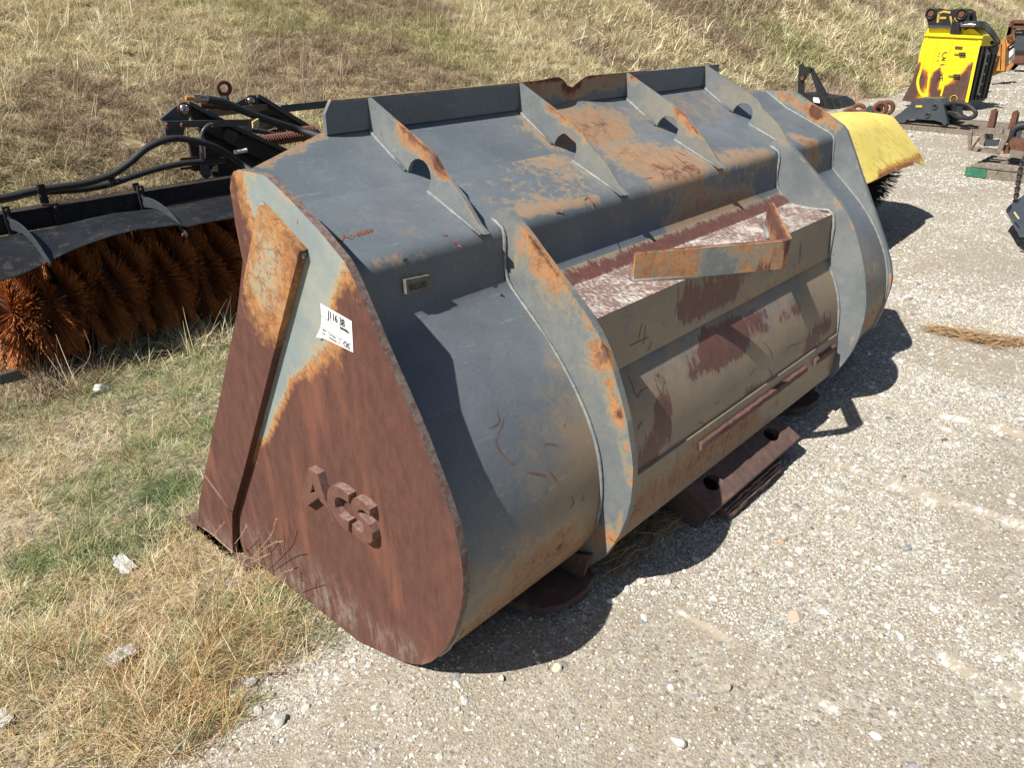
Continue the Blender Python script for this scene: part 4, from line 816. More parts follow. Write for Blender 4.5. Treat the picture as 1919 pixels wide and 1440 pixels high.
# hoses
def hose(pts_, y, r, nm='hose', mat=None):
    return tubeo(nm, [YP(a, b, y if len(c) == 0 else c[0]) for a, b, *c in pts_], r, mat or M_rubber, SW, 10, 5)
h1 = hose([(-60, 382), (20, 368), (62, 358), (100, 352), (150, 345), (185, 336), (215, 324), (245, 303), (270, 281), (298, 266), (330, 259), (365, 264), (395, 272), (425, 287), (455, 309), (480, 325, 4.0)], 4.12, .023)
h2 = hose([(-60, 386), (20, 371), (60, 361), (110, 358), (160, 354), (210, 344), (250, 330), (300, 315), (345, 306), (385, 303), (420, 300)], 4.16, .021)
for px, py in ((211, 331), (206, 342)): ringo('hose_tie', YP(px, py, 4.13), (1, -.1, -.4), .028, .008, M_black, SW)
h3 = hose([(388, 186), (420, 192), (450, 205), (480, 217), (520, 231), (560, 243), (600, 256, 4.1)], 4.25, .029)
tubeo('hose_fitting', [YP(348, 183, 4.25), YP(362, 184, 4.25)], .016, M_orange, SW, 8); tubeo('hose_ferrule', [YP(362, 184, 4.25), YP(374, 185, 4.25)], .028, M_chrome, SW, 6); tubeo('hose_ferrule', [YP(374, 185, 4.25), YP(392, 187, 4.25)], .025, M_chrome, SW, 10)
hose([(475, 243), (505, 250), (525, 260)], 4.5, .020, 'grey_hose', M_dgrey)
# mounting frame
def plate(nm, pxs, y, t, mat, par=None, bev=.004): return solid(nm, [YP(a, b, y) for a, b in pxs], (0, t, 0), mat, par or SW, bev)
fr1 = plate('side_plate', [(303, 222), (330, 199), (344, 192), (357, 197), (358, 215), (349, 232), (344, 252), (338, 257), (318, 257), (311, 252), (309, 232)], 4.28, .03, M_dgrey)
ar1 = plate('side_arm', [(345, 191), (356, 190), (368, 196), (440, 236), (530, 278), (560, 300), (560, 330), (470, 290), (420, 262), (372, 238), (356, 215)], 4.34, .035, M_black)
plate('arm_flange', [(356, 189), (368, 195), (440, 234), (540, 280), (540, 287), (438, 241), (364, 201), (354, 196)], 4.29, .05, M_dgrey, ar1, 0)
plate('side_plate', [(444, 192), (466, 180), (479, 178), (484, 190), (480, 200), (470, 203), (455, 202)], 4.85, .03, M_dgrey)
ar2 = plate('side_arm', [(472, 178), (485, 177), (500, 186), (600, 248), (600, 280), (520, 240), (478, 206)], 4.90, .035, M_black)
plate('arm_flange', [(485, 176), (500, 184), (610, 252), (610, 260), (498, 192), (483, 183)], 4.86, .05, M_dgrey, ar2, 0)
cylo('cross_tube', YP(430, 255, 4.3), YP(520, 225, 4.95), .05, M_black, SW)
baro('top_cross_bar', YP(375, 214, 4.36), YP(500, 200, 4.9), .05, .05, M_black, SW)
plate('inner_web', [(372, 240), (440, 262), (500, 300), (470, 310), (420, 285), (385, 262)], 4.45, .04, M_black)
for (px, py, y) in ((345, 204, 4.28), (470, 189, 4.85)):
    c = YP(px, py, y); bm = bmesh.new(); bmesh.ops.create_uvsphere(bm, u_segments=16, v_segments=10, radius=.036)
    for v in bm.verts: v.co = Vector((v.co.x, v.co.y*.8, v.co.z))+c
    o = frombm('ball_pin', bm, M_chrome, SW, True); ringo('pin_collar', c, (0, 1, 0), .042, .008, M_rust, o)
bm = bmesh.new(); bar(bm, YP(309, 233, 4.22), YP(480, 229, 4.22), .03, .044, (0, 0, 1)); ib = frombm('indicator_bar', bm, M_dgrey, SW, bevel=.004)
boxo('bar_edge', *(lambda a, b: ((a.x, 4.20, b.z-.004), (b.x, 4.235, b.z+.004)))(YP(309, 225, 4.22), YP(478, 223, 4.22)), M_rust, ib)
for px in (313, 341, 398): a = YP(px, 234, 4.2); cylo('bolt', a, a+Vector((0, -.025, 0)), .016, M_rust, ib, 6)
plate('bar_end_bracket', [(474, 228), (485, 222), (486, 236), (480, 243), (474, 240)], 4.18, .02, M_cream, ib, .002)
lv = [(397, 232), (388, 236), (380, 246), (377, 262), (379, 285), (381, 305), (384, 322)]
tubeo('lever', [YP(a, b, 4.16) for a, b in lv], .012, M_dgrey, SW, 8, 4)
plate('lever_paddle', [(380, 296), (377, 312), (376, 325), (381, 333), (388, 335), (395, 330), (395, 320), (388, 305), (384, 296)], 4.15, .008, M_dgrey)
c = YP(420, 165, 4.6); plate('eye_neck', [(412, 178), (428, 178), (432, 196), (408, 195)], 4.59, .02, M_rust); le = ringo('lifting_eye', c, (.25, 1, .1), .045, .015, M_rust, SW, .5, 28)
plate('eye_tag', [(411, 180), (425, 180), (426, 189), (412, 188)], 4.58, .004, simple('pale_green_tag', (.5, .6, .35), (.2, .6, .25), 60, .6, 0), le, 0)
cylo('eye_base', YP(374, 196, 4.5), YP(430, 200, 4.5), .028, M_rust, SW)
for (x0, y0, x1, y1, yy, rr) in ((478, 266, 575, 253, 4.45, .040), (512, 253, 590, 244, 4.8, .040)):
    a = YP(x0, y0, yy); b = YP(x1, y1, yy); d = b-a; L = d.length; d.normalize(); u = d.orthogonal().normalized(); v = d.cross(u); n_ = int(L/.022)
    bm = bmesh.new(); tube(bm, [a+d*(L*i/(n_*10))+(u*math.cos(i*.628)+v*math.sin(i*.628))*rr for i in range(n_*10+1)], .0075, 5); frombm('coil_spring', bm, M_rope, SW, True)
    cylo('spring_rod', a, b, .018, M_black, SW, 10)
# adjuster tower
plate('perforated_tower', [(356, 262), (372, 262), (376, 320), (360, 320)], 4.2, .03, M_blackrust)
for py in (275, 285, 295): a = YP(363, py, 4.19); cylo('hole_ring', a, a+Vector((0, -.004, 0)), .007, M_black, SW, 10)
plate('tower_bracket', [(352, 264), (372, 264), (372, 276), (355, 272)], 4.17, .02, M_rust)
for py in (296, 314): baro('rust_pin', YP(337, py+2, 4.2), YP(372, py-1, 4.2), .02, .018, M_rust, SW)
plate('mount_block', [(385, 262), (470, 275), (560, 300), (560, 345), (440, 345), (400, 330), (385, 300)], 4.42, .22, M_black)
plate('small_tab', [(402, 312), (408, 309), (409, 322), (397, 321)], 4.2, .01, M_cream, None, .001)
tubeo('white_pin', [YP(440, 285, 4.25), YP(462, 281, 4.25)], .016, M_paper, SW, 8)
baro('flat_bar', YP(527, 204, 4.9), YP(640, 192, 4.9), .012, .06, M_dgrey, SW, up=(0, 0, 1))
plate('left_foot', [(0, 704), (30, 695), (52, 708), (26, 716), (0, 722)], 3.3, .03, M_dgrey)
bm = bmesh.new(); 
for k in range(9):
    c = YP(8+1.2*(k % 2), 650+k*6.5, 3.35)
    pp = [c+Vector((math.cos(t)*.008 if k % 2 else 0, 0 if k % 2 else math.cos(t)*.008, math.sin(t)*.015)) for t in np.linspace(0, 6.283, 11)]; tube(bm, pp, .003, 5)
frombm('hanging_chain', bm, M_rust, SW, True)

# ------------------------------------------------------------------ yellow hooded sweeper beyond the bucket
S2_ = thing('yellow_sweeper', 'sweeper with a pale yellow hood and black bristles behind the far end of the bucket', 'sweeper', (5.5, 1.3, GZ))
X2 = 6.35
prof = [(1.62, .76), (1.50, .815), (1.30, .825), (1.10, .812), (1.03, .785), (.90, .665), (.78, .55), (.70, .49)]
bm = bmesh.new(); rows = []
for i, x in enumerate(np.linspace(3.6, X2, 26)):
    rows.append([bm.verts.new((x, y, z+.006*math.sin(x*5+y*7))) for y, z in (prof if i < 23 else prof[:-1]+[(.74-.02*(i-23), .53-.03*(i-22))])])
for i in range(25):
    for k in range(len(prof)-1): bm.faces.new((rows[i][k], rows[i+1][k], rows[i+1][k+1], rows[i][k+1]))
bmesh.ops.subdivide_edges(bm, edges=bm.edges[:], cuts=2, use_grid_fill=True); bmesh.ops.recalc_face_normals(bm, faces=bm.faces[:]); bmesh.ops.solidify(bm, geom=bm.faces[:], thickness=.008)
hd = frombm('hood', bm, M_yel2, S2_, True, ang=40); paintfld(hd, (0, 0, .1), [(0, .75, (5.3, .70, .5), (6.35, .72, .52), .08), (0, .30, (5.0, .8, .6), (6.3, .85, .63), .10), (0, .65, (4.0, .69, .49), (6.35, .69, .49), .03), (0, .3, (5.9, 1.1, .85), (6.3, 1.1, .84), .1)])
bm = bmesh.new()
for k in range(46):
    x = random.uniform(4.2, 6.25); f = random.uniform(0, 1); y = 1.05-.32*f; z = .845-.95*.32*f*.97; L = random.uniform(.03, .12); d = Vector((.35, -.68, -.64)).normalized()
    p = Vector((x, y, z+.012)); ribbon(bm, [p, p+d*L*.5, p+d*L], [.004, .006, .001], (0, -.68, .73))
frombm('hood_scratches', bm, M_mark, S2_)['kind'] = 'stuff'
bristles('bristle_brush', M_bristk, 3.6, X2-.02, 1.28, .33, .10, .42, 15000, .0028, S2_, waf=.09, wav=.03, end_fan=0, seed=9)
cylo('brush_core', (3.6, 1.28, .33), (X2, 1.28, .33), .1, M_black, S2_, 16)
boxo('hood_rail', (3.6, 1.55, .60), (X2-.3, 1.63, .80), M_black, S2_, .005); cylo('support_leg', (X2-.5, 1.6, .6), (X2-.5, 1.6, GZ), .03, M_black, S2_)
# ------------------------------------------------------------------ items in the row beyond
def XP(px, py, X): return Vector(onx(px, py, X))
def xplate(nm, pxs, X, t, mat, par, bev=.004, smooth=False): return solid(nm, [XP(a, b, X) for a, b in pxs], (t, 0, 0), mat, par, bev, smooth)
def pallet(name, label, cx, cy, lx, ly, mats, nb=7, rot=0, h=.11):
    P = thing(name, label, 'pallet', (cx, cy, GZ), 'wooden pallets under attachments'); R = Matrix.Rotation(rot, 3, 'Z'); z = GZ
    def bx(nm, a, b, m_):
        bm = bmesh.new(); box(bm, a, b)
        for v in bm.verts: v.co = R @ (v.co+Vector((random.uniform(-.004, .004), random.uniform(-.004, .004), random.uniform(-.003, .003))))+Vector((cx, cy, z))
        return frombm(nm, bm, m_, P)
    for s in (-1, 0, 1): bx('stringer', (-lx/2+.0, s*(ly/2-.03)-.02, .018), (lx/2, s*(ly/2-.03)+.02, h-.02), mats[0]) if True else 0
    for k in range(nb):
        x = -lx/2+(lx-.10)*k/(nb-1); bx('top_board', (x, -ly/2, h-.02), (x+.095, ly/2, h), mats[1])
    for k in (0, nb//2, nb-1):
        x = -lx/2+(lx-.10)*k/(nb-1); bx('bottom_board', (x, -ly/2, 0), (x+.095, ly/2, .018), mats[0])
    return P
# black A frame on a pallet
X = 11.6
pallet('wooden_pallet', 'brown pallet under the black frame attachment', 12.0, 3.95, 1.1, 1.2, (M_wood, M_woodn))
AF = thing('frame_attachment', 'black steel frame attachment with a tall triangular post and white label on a pallet', 'attachment', (11.8, 3.9, GZ+.1))
xplate('mast', [(1494, 178), (1497, 122), (1502, 118), (1505, 124), (1505, 178)], X, .06, M_black, AF)
xplate('diagonal_brace', [(1515, 125), (1521, 128), (1551, 182), (1543, 184), (1532, 176)], X, .07, M_black, AF)
xplate('top_gusset', [(1500, 124), (1521, 126), (1518, 136), (1512, 141), (1510, 148), (1502, 152), (1498, 146)], X-.02, .03, M_black, AF)
b_ = xplate('base_plate', [(1494, 176), (1512, 175), (1550, 182), (1565, 183), (1576, 190), (1584, 200), (1572, 204), (1556, 205), (1536, 200), (1505, 190)], X-.1, .45, M_black, AF)
for px in (1505, 1520, 1535, 1550, 1562): baro('rib', XP(px, 181, X-.12), XP(px+9, 202, X-.12), .02, .02, M_black, b_)
xplate('white_label', [(1524, 182), (1537, 183), (1536, 193), (1523, 191)], X-.13, .006, M_white, b_, 0)
cylo('pivot_hole', XP(1504, 146, X-.03), XP(1504, 146, X-.03)+Vector((-.02, 0, 0)), .03, M_rust, AF, 12)
# rusty coupler with ring eyes
X = 10.6; CP = thing('ring_coupler', 'rusty steel lever with round ring ends lying on the gravel', 'coupler', (10.7, 2.7, GZ))
for i, (px, py, R, dx) in enumerate(((1592, 216, .085, 0), (1608, 208, .085, .35), (1650, 203, .075, .0), (1662, 202, .08, .3))):
    c = XP(px, py, X+dx); c.z = max(c.z, GZ+R+.03); ringo('ring_eye', c, (1, .35, .1), R, .030, M_rust, CP, 1.4, 22)
tubeo('shaft', [XP(1600, 214, X+.1), XP(1625, 209, X+.1), XP(1650, 202, X+.1)], [.05, .055, .05][0], M_rust, CP, 12)
xplate('cam_plate', [(1622, 205), (1628, 198), (1640, 200), (1648, 214), (1630, 216)], X+.05, .05, M_dgrey, CP)
# dark grey breaker housing on a pallet
X = 12.2
pallet('wooden_pallet', 'weathered grey pallet under the dark grey housing', 12.85, 1.95, 1.0, 1.75, (M_wood, M_wood), 6)
boxo('runner_board', (12.28, 1.05, GZ+.0), (12.33, 2.85, GZ+.075), M_wood, bpy.data.objects['wooden_pallet.001'])
BR = thing('breaker_housing', 'dark grey breaker housing with a yellow decal and black hoses on a pallet', 'breaker', (12.6, 2.0, GZ+.11))
hp_ = [(1670, 227), (1676, 219), (1690, 209), (1705, 196), (1712, 189), (1722, 186), (1733, 189), (1742, 190), (1752, 187), (1762, 188), (1768, 196), (1774, 222), (1775, 232), (1769, 235), (1764, 229), (1750, 225), (1720, 223), (1700, 224), (1695, 230), (1680, 229)]
hs = xplate('housing', hp_, X+.1, .12, M_dgrey, BR, .012, False)
xplate('housing', [(a+7, b-4) for a, b in hp_], X+.55, .12, M_dgrey, BR, .012, False)
xplate('top_cover', [(1706, 192), (1722, 184), (1762, 185), (1768, 196), (1740, 200), (1712, 200)], X+.22, .34, M_dgrey, BR, .01)
xplate('end_cover', [(1764, 196), (1780, 190), (1792, 200), (1796, 226), (1776, 230)], X+.3, .3, M_black, BR, .01)
xplate('yellow_decal', [(1716, 197), (1728, 197), (1728, 201), (1716, 201)], X+.09, .004, simple('decal_yellow', (.75, .55, .03), None, 20, .5, 0), hs, 0)
for px, py in ((1752, 199), (1738, 215)): c = XP(px, py, X+.09); ringo('port_ring', c, (1, 0, 0), .035, .010, M_dgrey, hs); cylo('port', c, c+Vector((.012, 0, 0)), .032, M_black, hs, 14)
for k, (dy, r) in enumerate(((0, .03), (.1, .028), (.2, .026))):
    tubeo('hose', [XP(1772, 197+k*3, X+.2+dy), XP(1790, 192+k*2, X+.1), XP(1812, 196, X+.05+dy), XP(1826, 207, X+dy), XP(1828, 215+k, X+dy), XP(1815, 221, X+dy), XP(1795, 219-k*3, X+.1), XP(1778, 210, X+.2)], r, M_rubber, BR, 8, 5)
# yellow crusher bucket
X = 15.5; CR = thing('crusher_bucket', 'bright yellow crusher bucket with rust streaks and a black bracket on top', 'crusher bucket', (15.9, 3.1, GZ))
fa = [(1735, 65), (1745, 66), (1775, 67), (1808, 68), (1838, 72), (1830, 110), (1820, 160), (1810, 196), (1788, 200), (1750, 197), (1690, 188), (1697, 175), (1708, 155), (1717, 130), (1722, 108), (1727, 85)]
bm = bmesh.new(); extr(bm, [XP(a, b, X) for a, b in fa], (.75, 0, 0)); dice(bm, .06, (1, 2)); fc = frombm('body', bm, M_yel, CR)
paintfld(fc, (0, 0, 0), [(0, 1.1, XP(1692, 192, X), XP(1716, 152, X), .30), (0, 1.1, XP(1748, 180, X), XP(1757, 138, X), .09), (0, 1.05, XP(1758, 185, X), XP(1775, 172, X), .12), (0, 1.15, XP(1790, 195, X), XP(1800, 165, X), .26), (0, .75, XP(1808, 150, X), XP(1818, 125, X), .10), (0, .55, XP(1758, 130, X), XP(1762, 100, X), .04), (0, .4, XP(1716, 128, X), XP(1724, 118, X), .08), (0, .3, XP(1828, 90, X), XP(1825, 130, X), .06)])
def rib_px(pxs, w0=.05, nm='raised_rib', mat=M_yel):
    bm = bmesh.new(); P = smoothpath([XP(a, b, X-.012) for a, b in pxs], 3); ribbon(bm, P, w0, (-1, 0, 0)); r = bmesh.ops.extrude_face_region(bm, geom=bm.faces[:])
    for v in [g for g in r['geom'] if isinstance(g, bmesh.types.BMVert)]: v.co.x += .011
    return frombm(nm, bm, mat, CR)
for l, w_ in (([(1737, 70), (1733, 100), (1726, 130), (1720, 150), (1722, 168), (1730, 180), (1740, 188)], .045), ([(1757, 75), (1750, 100), (1744, 130), (1739, 160), (1736, 182)], .035), ([(1785, 75), (1777, 100), (1770, 130), (1768, 160), (1763, 180)], .03), ([(1836, 75), (1828, 112), (1818, 160), (1811, 192)], .05)): rib_px(l, w_)
xplate('top_flange', [(1732, 62), (1840, 67), (1841, 72), (1732, 67)], X-.03, .85, M_yel, CR)
xplate('neck', [(1740, 49), (1795, 50), (1825, 54), (1838, 66), (1734, 64)], X+.12, .5, M_yel, CR, .01)
# side opening with screening shafts
p0 = XP(1838, 74, X); p1 = XP(1810, 194, X); bk = solid('side_frame', [p0+Vector((0, .0, -.05)), p0+Vector((.75, -.12, -.05)), p1+Vector((.75, -.12, .0)), p1], (0, -.01, 0), M_black, CR)
for k in range(5):
    f = .12+.19*k; a = p0.lerp(p0+Vector((.75, -.14, 0)), f)+Vector((0, -.03, -.12)); b = p1.lerp(p1+Vector((.75, -.14, 0)), f)+Vector((0, -.03, .05)); cylo('screen_shaft', a, b, .022, M_black, CR, 8)
    if k == 1:
        o = baro('bolt_strip', a+Vector((-.01, -.03, -.05)), b+Vector((-.01, -.03, .1)), .05, .02, M_dgrey, CR, up=(0, 1, 0))
        for j in range(5): c = a.lerp(b, .12+.19*j)+Vector((-.02, -.045, 0)); cylo('bolt', c, c+Vector((-.01, -.02, 0)), .018, M_chrome, o, 8)
solid('side_cheek', [p0+Vector((0, -.005, .06)), p0+Vector((.78, -.14, .04)), p0+Vector((.78, -.14, -.12)), p0+Vector((0, -.005, -.10))], (0, -.02, 0), M_yel, CR)
# top bracket
tb = [(1735, 22), (1738, 16), (1745, 14), (1753, 15), (1762, 18), (1780, 18), (1795, 16), (1805, 15), (1813, 20), (1815, 30), (1817, 46), (1818, 50), (1740, 50), (1739, 44), (1737, 36), (1734, 29)]
t1 = xplate('mounting_ear', tb, X+.1, .05, M_black, CR, .006); xplate('mounting_ear', [(a+14, b+1) for a, b in tb], X+.62, .05, M_black, CR, .006)
xplate('base_strip', [(1739, 47), (1835, 49), (1836, 53), (1739, 52)], X+.05, .7, M_dgrey, CR, .004)
for px, py in ((1745, 25), (1802, 26)):
    c = XP(px, py, X+.09); ringo('pin_boss', c, (1, 0, 0), .085, .022, M_black, t1); cylo('pin', c+Vector((-.02, 0, 0)), c+Vector((.55, 0, 0)), .05, M_rust, t1, 16)
xplate('valve_block', [(1784, 40), (1797, 40), (1798, 62), (1780, 64)], X-.02, .12, M_black, CR)
for q in ([(1801, 42), (1803, 50)], [(1806, 47), (1816, 46)], [(1816, 46), (1828, 47)]): tubeo('fitting', [XP(*q[0], X-.02), XP(*q[1], X-.02)], .03, M_chrome, CR, 8)
for k in range(4): tubeo('hose', [XP(1808, 44+k*3, X+.05*k), XP(1826, 42+k*2, X), XP(1845, 44+k*3, X+.1), XP(1856, 55+k*2, X+.1), XP(1866, 70+k, X+.15), XP(1871, 80, X+.15), XP(1864, 84, X+.2), XP(1858, 78, X+.25)], .032, M_rubber, CR, 8, 5)
def px_text(nm, s, strokes, X_, w_, mat, par):
    bm = bmesh.new()
    for st_ in strokes: ribbon(bm, [XP(a, b, X_) for a, b in st_], w_, (-1, 0, 0))
    return frombm(nm, bm, mat, par)
px_text('sprayed_letters', 'FW', [[(1759, 24), (1757, 42)], [(1758, 25), (1768, 21), (1781, 23)], [(1759, 33), (1773, 33)], [(1781, 30), (1784, 45), (1790, 32), (1794, 44), (1798, 30)]], X+.095, .035, M_spray, t1)
def stencil(s, px0, py0, dpx, dpy, size, mat): # letters rotated a quarter turn, reading downwards
    for i, ch in enumerate(s):
        if ch == ' ': continue
        p = XP(px0+dpx*i, py0+dpy*i, X-.006); text('stencil_letter', ch, size, p, (0, -.15, -1), (0, -1, .15), mat, fc)
stencil('OVT XE', 1766, 97, -2.0, 9.6, .15, M_ink)
stencil('TFX', 1757, 97, -1.0, 7, .06, M_orange)
xplate('maker_plate', [(1790, 86), (1804, 87), (1803, 92), (1789, 91)], X-.012, .012, M_rust, fc, 0)
for px, py in ((1797, 98), (1786, 139)):
    o = xplate('latch', [(px, py), (px+12, py), (px+12, py+7), (px, py+6)], X-.03, .03, M_black, CR); baro('latch_arm', XP(px-9, py+2.5, X-.02), XP(px, py+3, X-.02), .012, .012, M_black, o)
    for d in (3, 9): c = XP(px+d, py+3.2, X-.03); cylo('bolt', c, c+Vector((-.015, 0, 0)), .018, M_chrome, o, 8)
ringo('sprayed_ring', XP(1787, 185, X-.012), (1, 0, 0), .06, .008, M_spray, fc)
# orange blade attachment further back
X = 22.0; BL = thing('plow_blade', 'faded orange and cream blade frame standing behind the yellow crusher bucket', 'blade', (22.2, 3.8, GZ))
xplate('cream_panel', [(1857, 90), (1872, 88), (1862, 125), (1850, 150), (1846, 150), (1852, 118)], X-.3, .05, M_cream, BL)
xplate('back_panel', [(1868, 76), (1882, 74), (1886, 90), (1884, 128), (1878, 134), (1858, 142), (1866, 110)], X, .3, M_orange, BL)
xplate('upper_arm', [(1880, 80), (1893, 66), (1899, 66), (1900, 74), (1884, 92)], X+.1, .15, M_orange, BL)
for k in range(2): xplate('louver', [(1884, 88+k*8), (1899, 76+k*8), (1899, 81+k*8), (1884, 93+k*8)], X+.2, .1, M_rust, BL)
ringo('pin_eye', XP(1893, 70, X+.05), (1, 0, 0), .05, .02, M_rust, BL)
for px in (1874, 1881): baro('frame_rail', XP(px, 82, X-.05), XP(px-2, 132, X-.05), .08, .1, M_orange, BL)
xplate('lower_arm', [(1884, 128), (1897, 116), (1898, 122), (1888, 134), (1880, 134)], X+.1, .15, M_orange, BL)
xplate('foot', [(1846, 150), (1850, 118), (1853, 118), (1850, 160), (1844, 172)], X-2.5, .1, M_cream, BL)
o = xplate('plastic_sheet', [(1887, 92), (1894, 86), (1899, 92), (1898, 112), (1887, 113)], X+.6, .15, M_paper, BL, .02)
# rack with a dark panel
X = 27.0; RK = thing('steel_rack', 'brown steel rack frame holding a dark blue grey panel at the far right', 'rack', (27.5, 4.0, GZ))
for a, b in (((1896, 40), (1890, 66)), ((1897, 40), (1930, 40)), ((1895, 51), (1930, 51)), ((1901, 52), (1898, 70)), ((1888, 76), (1894, 50))): baro('frame_tube', XP(*a, X), XP(*b, X), .09, .09, M_rust, RK)
for px in (1903, 1907, 1911, 1915, 1919): baro('rung', XP(px, 41, X+.05), XP(px-1, 50, X+.05), .06, .08, M_rust, RK)
xplate('dark_panel', [(1902, 56), (1932, 54), (1932, 100), (1912, 99), (1899, 97), (1899, 80)], X+.1, .12, M_dgrey, RK, .02)
xplate('white_decal', [(1903, 59), (1916, 59), (1915, 61), (1903, 62)], X+.08, .01, M_white, RK, 0)
xplate('bumper', [(1898, 100), (1905, 94), (1932, 94), (1932, 104), (1898, 104)], X+.02, .15, M_black, RK, .02)
xplate('base_box', [(1897, 104), (1934, 103), (1934, 117), (1897, 118)], X, .5, M_rust, RK, .01); xplate('skid', [(1896, 118), (1934, 117), (1934, 122), (1896, 122)], X-.05, .6, M_blackrust, RK, .01)
o = solid('red_plate', [XP(a, b, 25.6) for a, b in [(1884, 128), (1898, 121), (1908, 123), (1900, 131)]], (0, 0, .03), simple('red_paint', (.35, .02, .03), (.2, .02, .02), 9, .6, .1), None); tag(o, 'small red steel plate lying on the gravel below the rack', 'steel plate')
# pallet with rusty plates, right edge
X = 8.9
PL = pallet('wooden_pallet', 'grey pallet with a bright green painted end at the right edge', 9.42, .22, 1.0, 1.42, (M_wood, M_wood), 6)
o = boxo('green_end', (8.895, .735, GZ+.008), (8.912, .945, GZ+.105), M_green, PL); boxo('front_runner', (8.91, -.5, GZ+.005), (8.945, .94, GZ+.10), M_wood, PL)
bm = bmesh.new(); extr(bm, [(8.90, .90, GZ+.112), (8.90, -.5, GZ+.112), (9.05, -.5, GZ+.135), (9.08, .78, GZ+.135)], (0, 0, .02)); dice(bm, .1, (1,)); frombm('loose_top_board', bm, M_wood, PL)
TG = thing('pallet_fork_frame', 'rust brown and grey steel plate bracket stacked on the green ended pallet', 'bracket', (9.3, .4, GZ+.13))
for px, top, X_ in ((1852, 204, 9.5), (1892, 207, 9.4)):
    xplate('upright_plate', [(px-5, 246), (px+6, top+2), (px+12, top), (px+15, top+6), (px+10, 236), (px+6, 246)], X_, .09, M_rust, TG, .006); xplate('upright_edge', [(px+12, top+5), (px+17, top+4), (px+12, 236), (px+7, 246)], X_+.1, .06, M_dgrey, TG, .004)
xplate('cross_plate', [(1843, 240), (1880, 242), (1878, 252), (1843, 250)], 9.3, .05, M_wood, TG); xplate('lower_plate', [(1836, 250), (1846, 250), (1846, 274), (1834, 270)], 9.25, .35, M_wood, TG); xplate('cross_plate', [(1846, 262), (1872, 262), (1868, 274), (1843, 274)], 9.25, .06, M_dgrey, TG)
xplate('diagonal_plate', [(1866, 284), (1884, 244), (1893, 242), (1890, 256), (1876, 284)], 9.1, .06, M_wood, TG); xplate('rust_block', [(1880, 274), (1892, 272), (1894, 288), (1880, 288)], 9.15, .3, M_rust, TG); xplate('rust_block', [(1890, 262), (1925, 268), (1925, 296), (1890, 286)], 9.15, .3, M_rust, TG)
xplate('grey_plate', [(1892, 282), (1925, 288), (1925, 300), (1892, 293)], 9.05, .12, M_wood, TG); xplate('upper_block', [(1886, 254), (1902, 254), (1900, 266), (1884, 268)], 9.5, .25, M_rust, TG)
ringo('rubber_roller', XP(1914, 252, 9.45), (1, .2, 0), .10, .05, M_rubber, TG, 1.3)
xplate('leaning_plate', [(1898, 268), (1908, 246), (1912, 243), (1912, 250), (1904, 270)], 9.4, .1, M_dgrey, TG)
baro('thin_rod', XP(1820, 280, 9.1), XP(1836, 258, 9.1), .02, .02, M_rust, TG)
def plank(nm, lab, pts_, X_, t): o = solid(nm, [XP(a, b, X_) for a, b in pts_], (t, 0, 0), M_wood, None, .002); return tag(o, lab, 'plank', 'loose weathered boards')
plank('broken_board', 'short upright weathered stake beside the rusty bracket', [(1813, 248), (1818, 244), (1822, 246), (1818, 282), (1814, 280)], 9.3, .04)
plank('broken_board', 'low weathered board lying in front of the rusty bracket', [(1812, 276), (1862, 281), (1872, 290), (1815, 282)], 9.2, .12)
# dark machine with a chain at the right edge
DM = thing('dark_counterweight', 'dark grey cast machine part with a hanging chain at the right edge', 'machine part', (6.6, -.25, GZ))
def hull(nm, P, mat, par, bev=.01):
    bm = bmesh.new(); [bm.verts.new(Vector(p)) for p in P]; bmesh.ops.convex_hull(bm, input=bm.verts[:]); return frombm(nm, bm, mat, par, bevel=bev)
A0 = XP(1886, 392, 6.55); A1 = XP(1888, 402, 6.55)
hull('casting', [XP(1886, 394, 6.5), XP(1890, 386, 6.6), XP(1904, 378, 6.9), XP(1935, 352, 7.2), XP(1905, 432, 6.0), XP(1911, 443, 5.9), XP(1935, 452, 5.7), XP(1888, 404, 6.45), XP(1903, 430, 6.0), XP(1940, 420, 6.6)], M_dgrey, DM, .012)
hull('casting_lip', [XP(1884, 393, 6.45), XP(1892, 382, 6.55), XP(1900, 380, 6.6), XP(1890, 396, 6.4), XP(1886, 402, 6.4)], M_black, DM, .006)
o = hull('cream_decal', [XP(1899, 398, 6.1), XP(1902, 396, 6.1), XP(1911, 409, 5.95), XP(1908, 411, 5.95)], M_cream, DM, 0)
hull('nozzle', [XP(1905, 438, 5.85), XP(1914, 435, 5.85), XP(1925, 440, 5.8), XP(1922, 446, 5.8), XP(1909, 446, 5.8)], M_dgrey, DM, .008)
for i in range(14):
    f = i/13; c = XP(1917-14*f**.8, 300+78*f, 6.9-.2*f); bm = bmesh.new(); hz = .021; w_ = .012
    pp = [c+(Vector((0, math.cos(t)*w_, math.sin(t)*hz)) if i % 2 else Vector((math.cos(t)*w_, math.sin(t)*.004, math.sin(t)*hz)))*1.25 for t in np.linspace(0, 6.2832, 13)]; tube(bm, pp, .0075, 6); frombm('chain_link', bm, M_blackrust, DM, True)
baro('chain_post', (7.4, -.30, GZ), (7.2, -.27, 1.0), .05, .05, M_blackrust, DM)

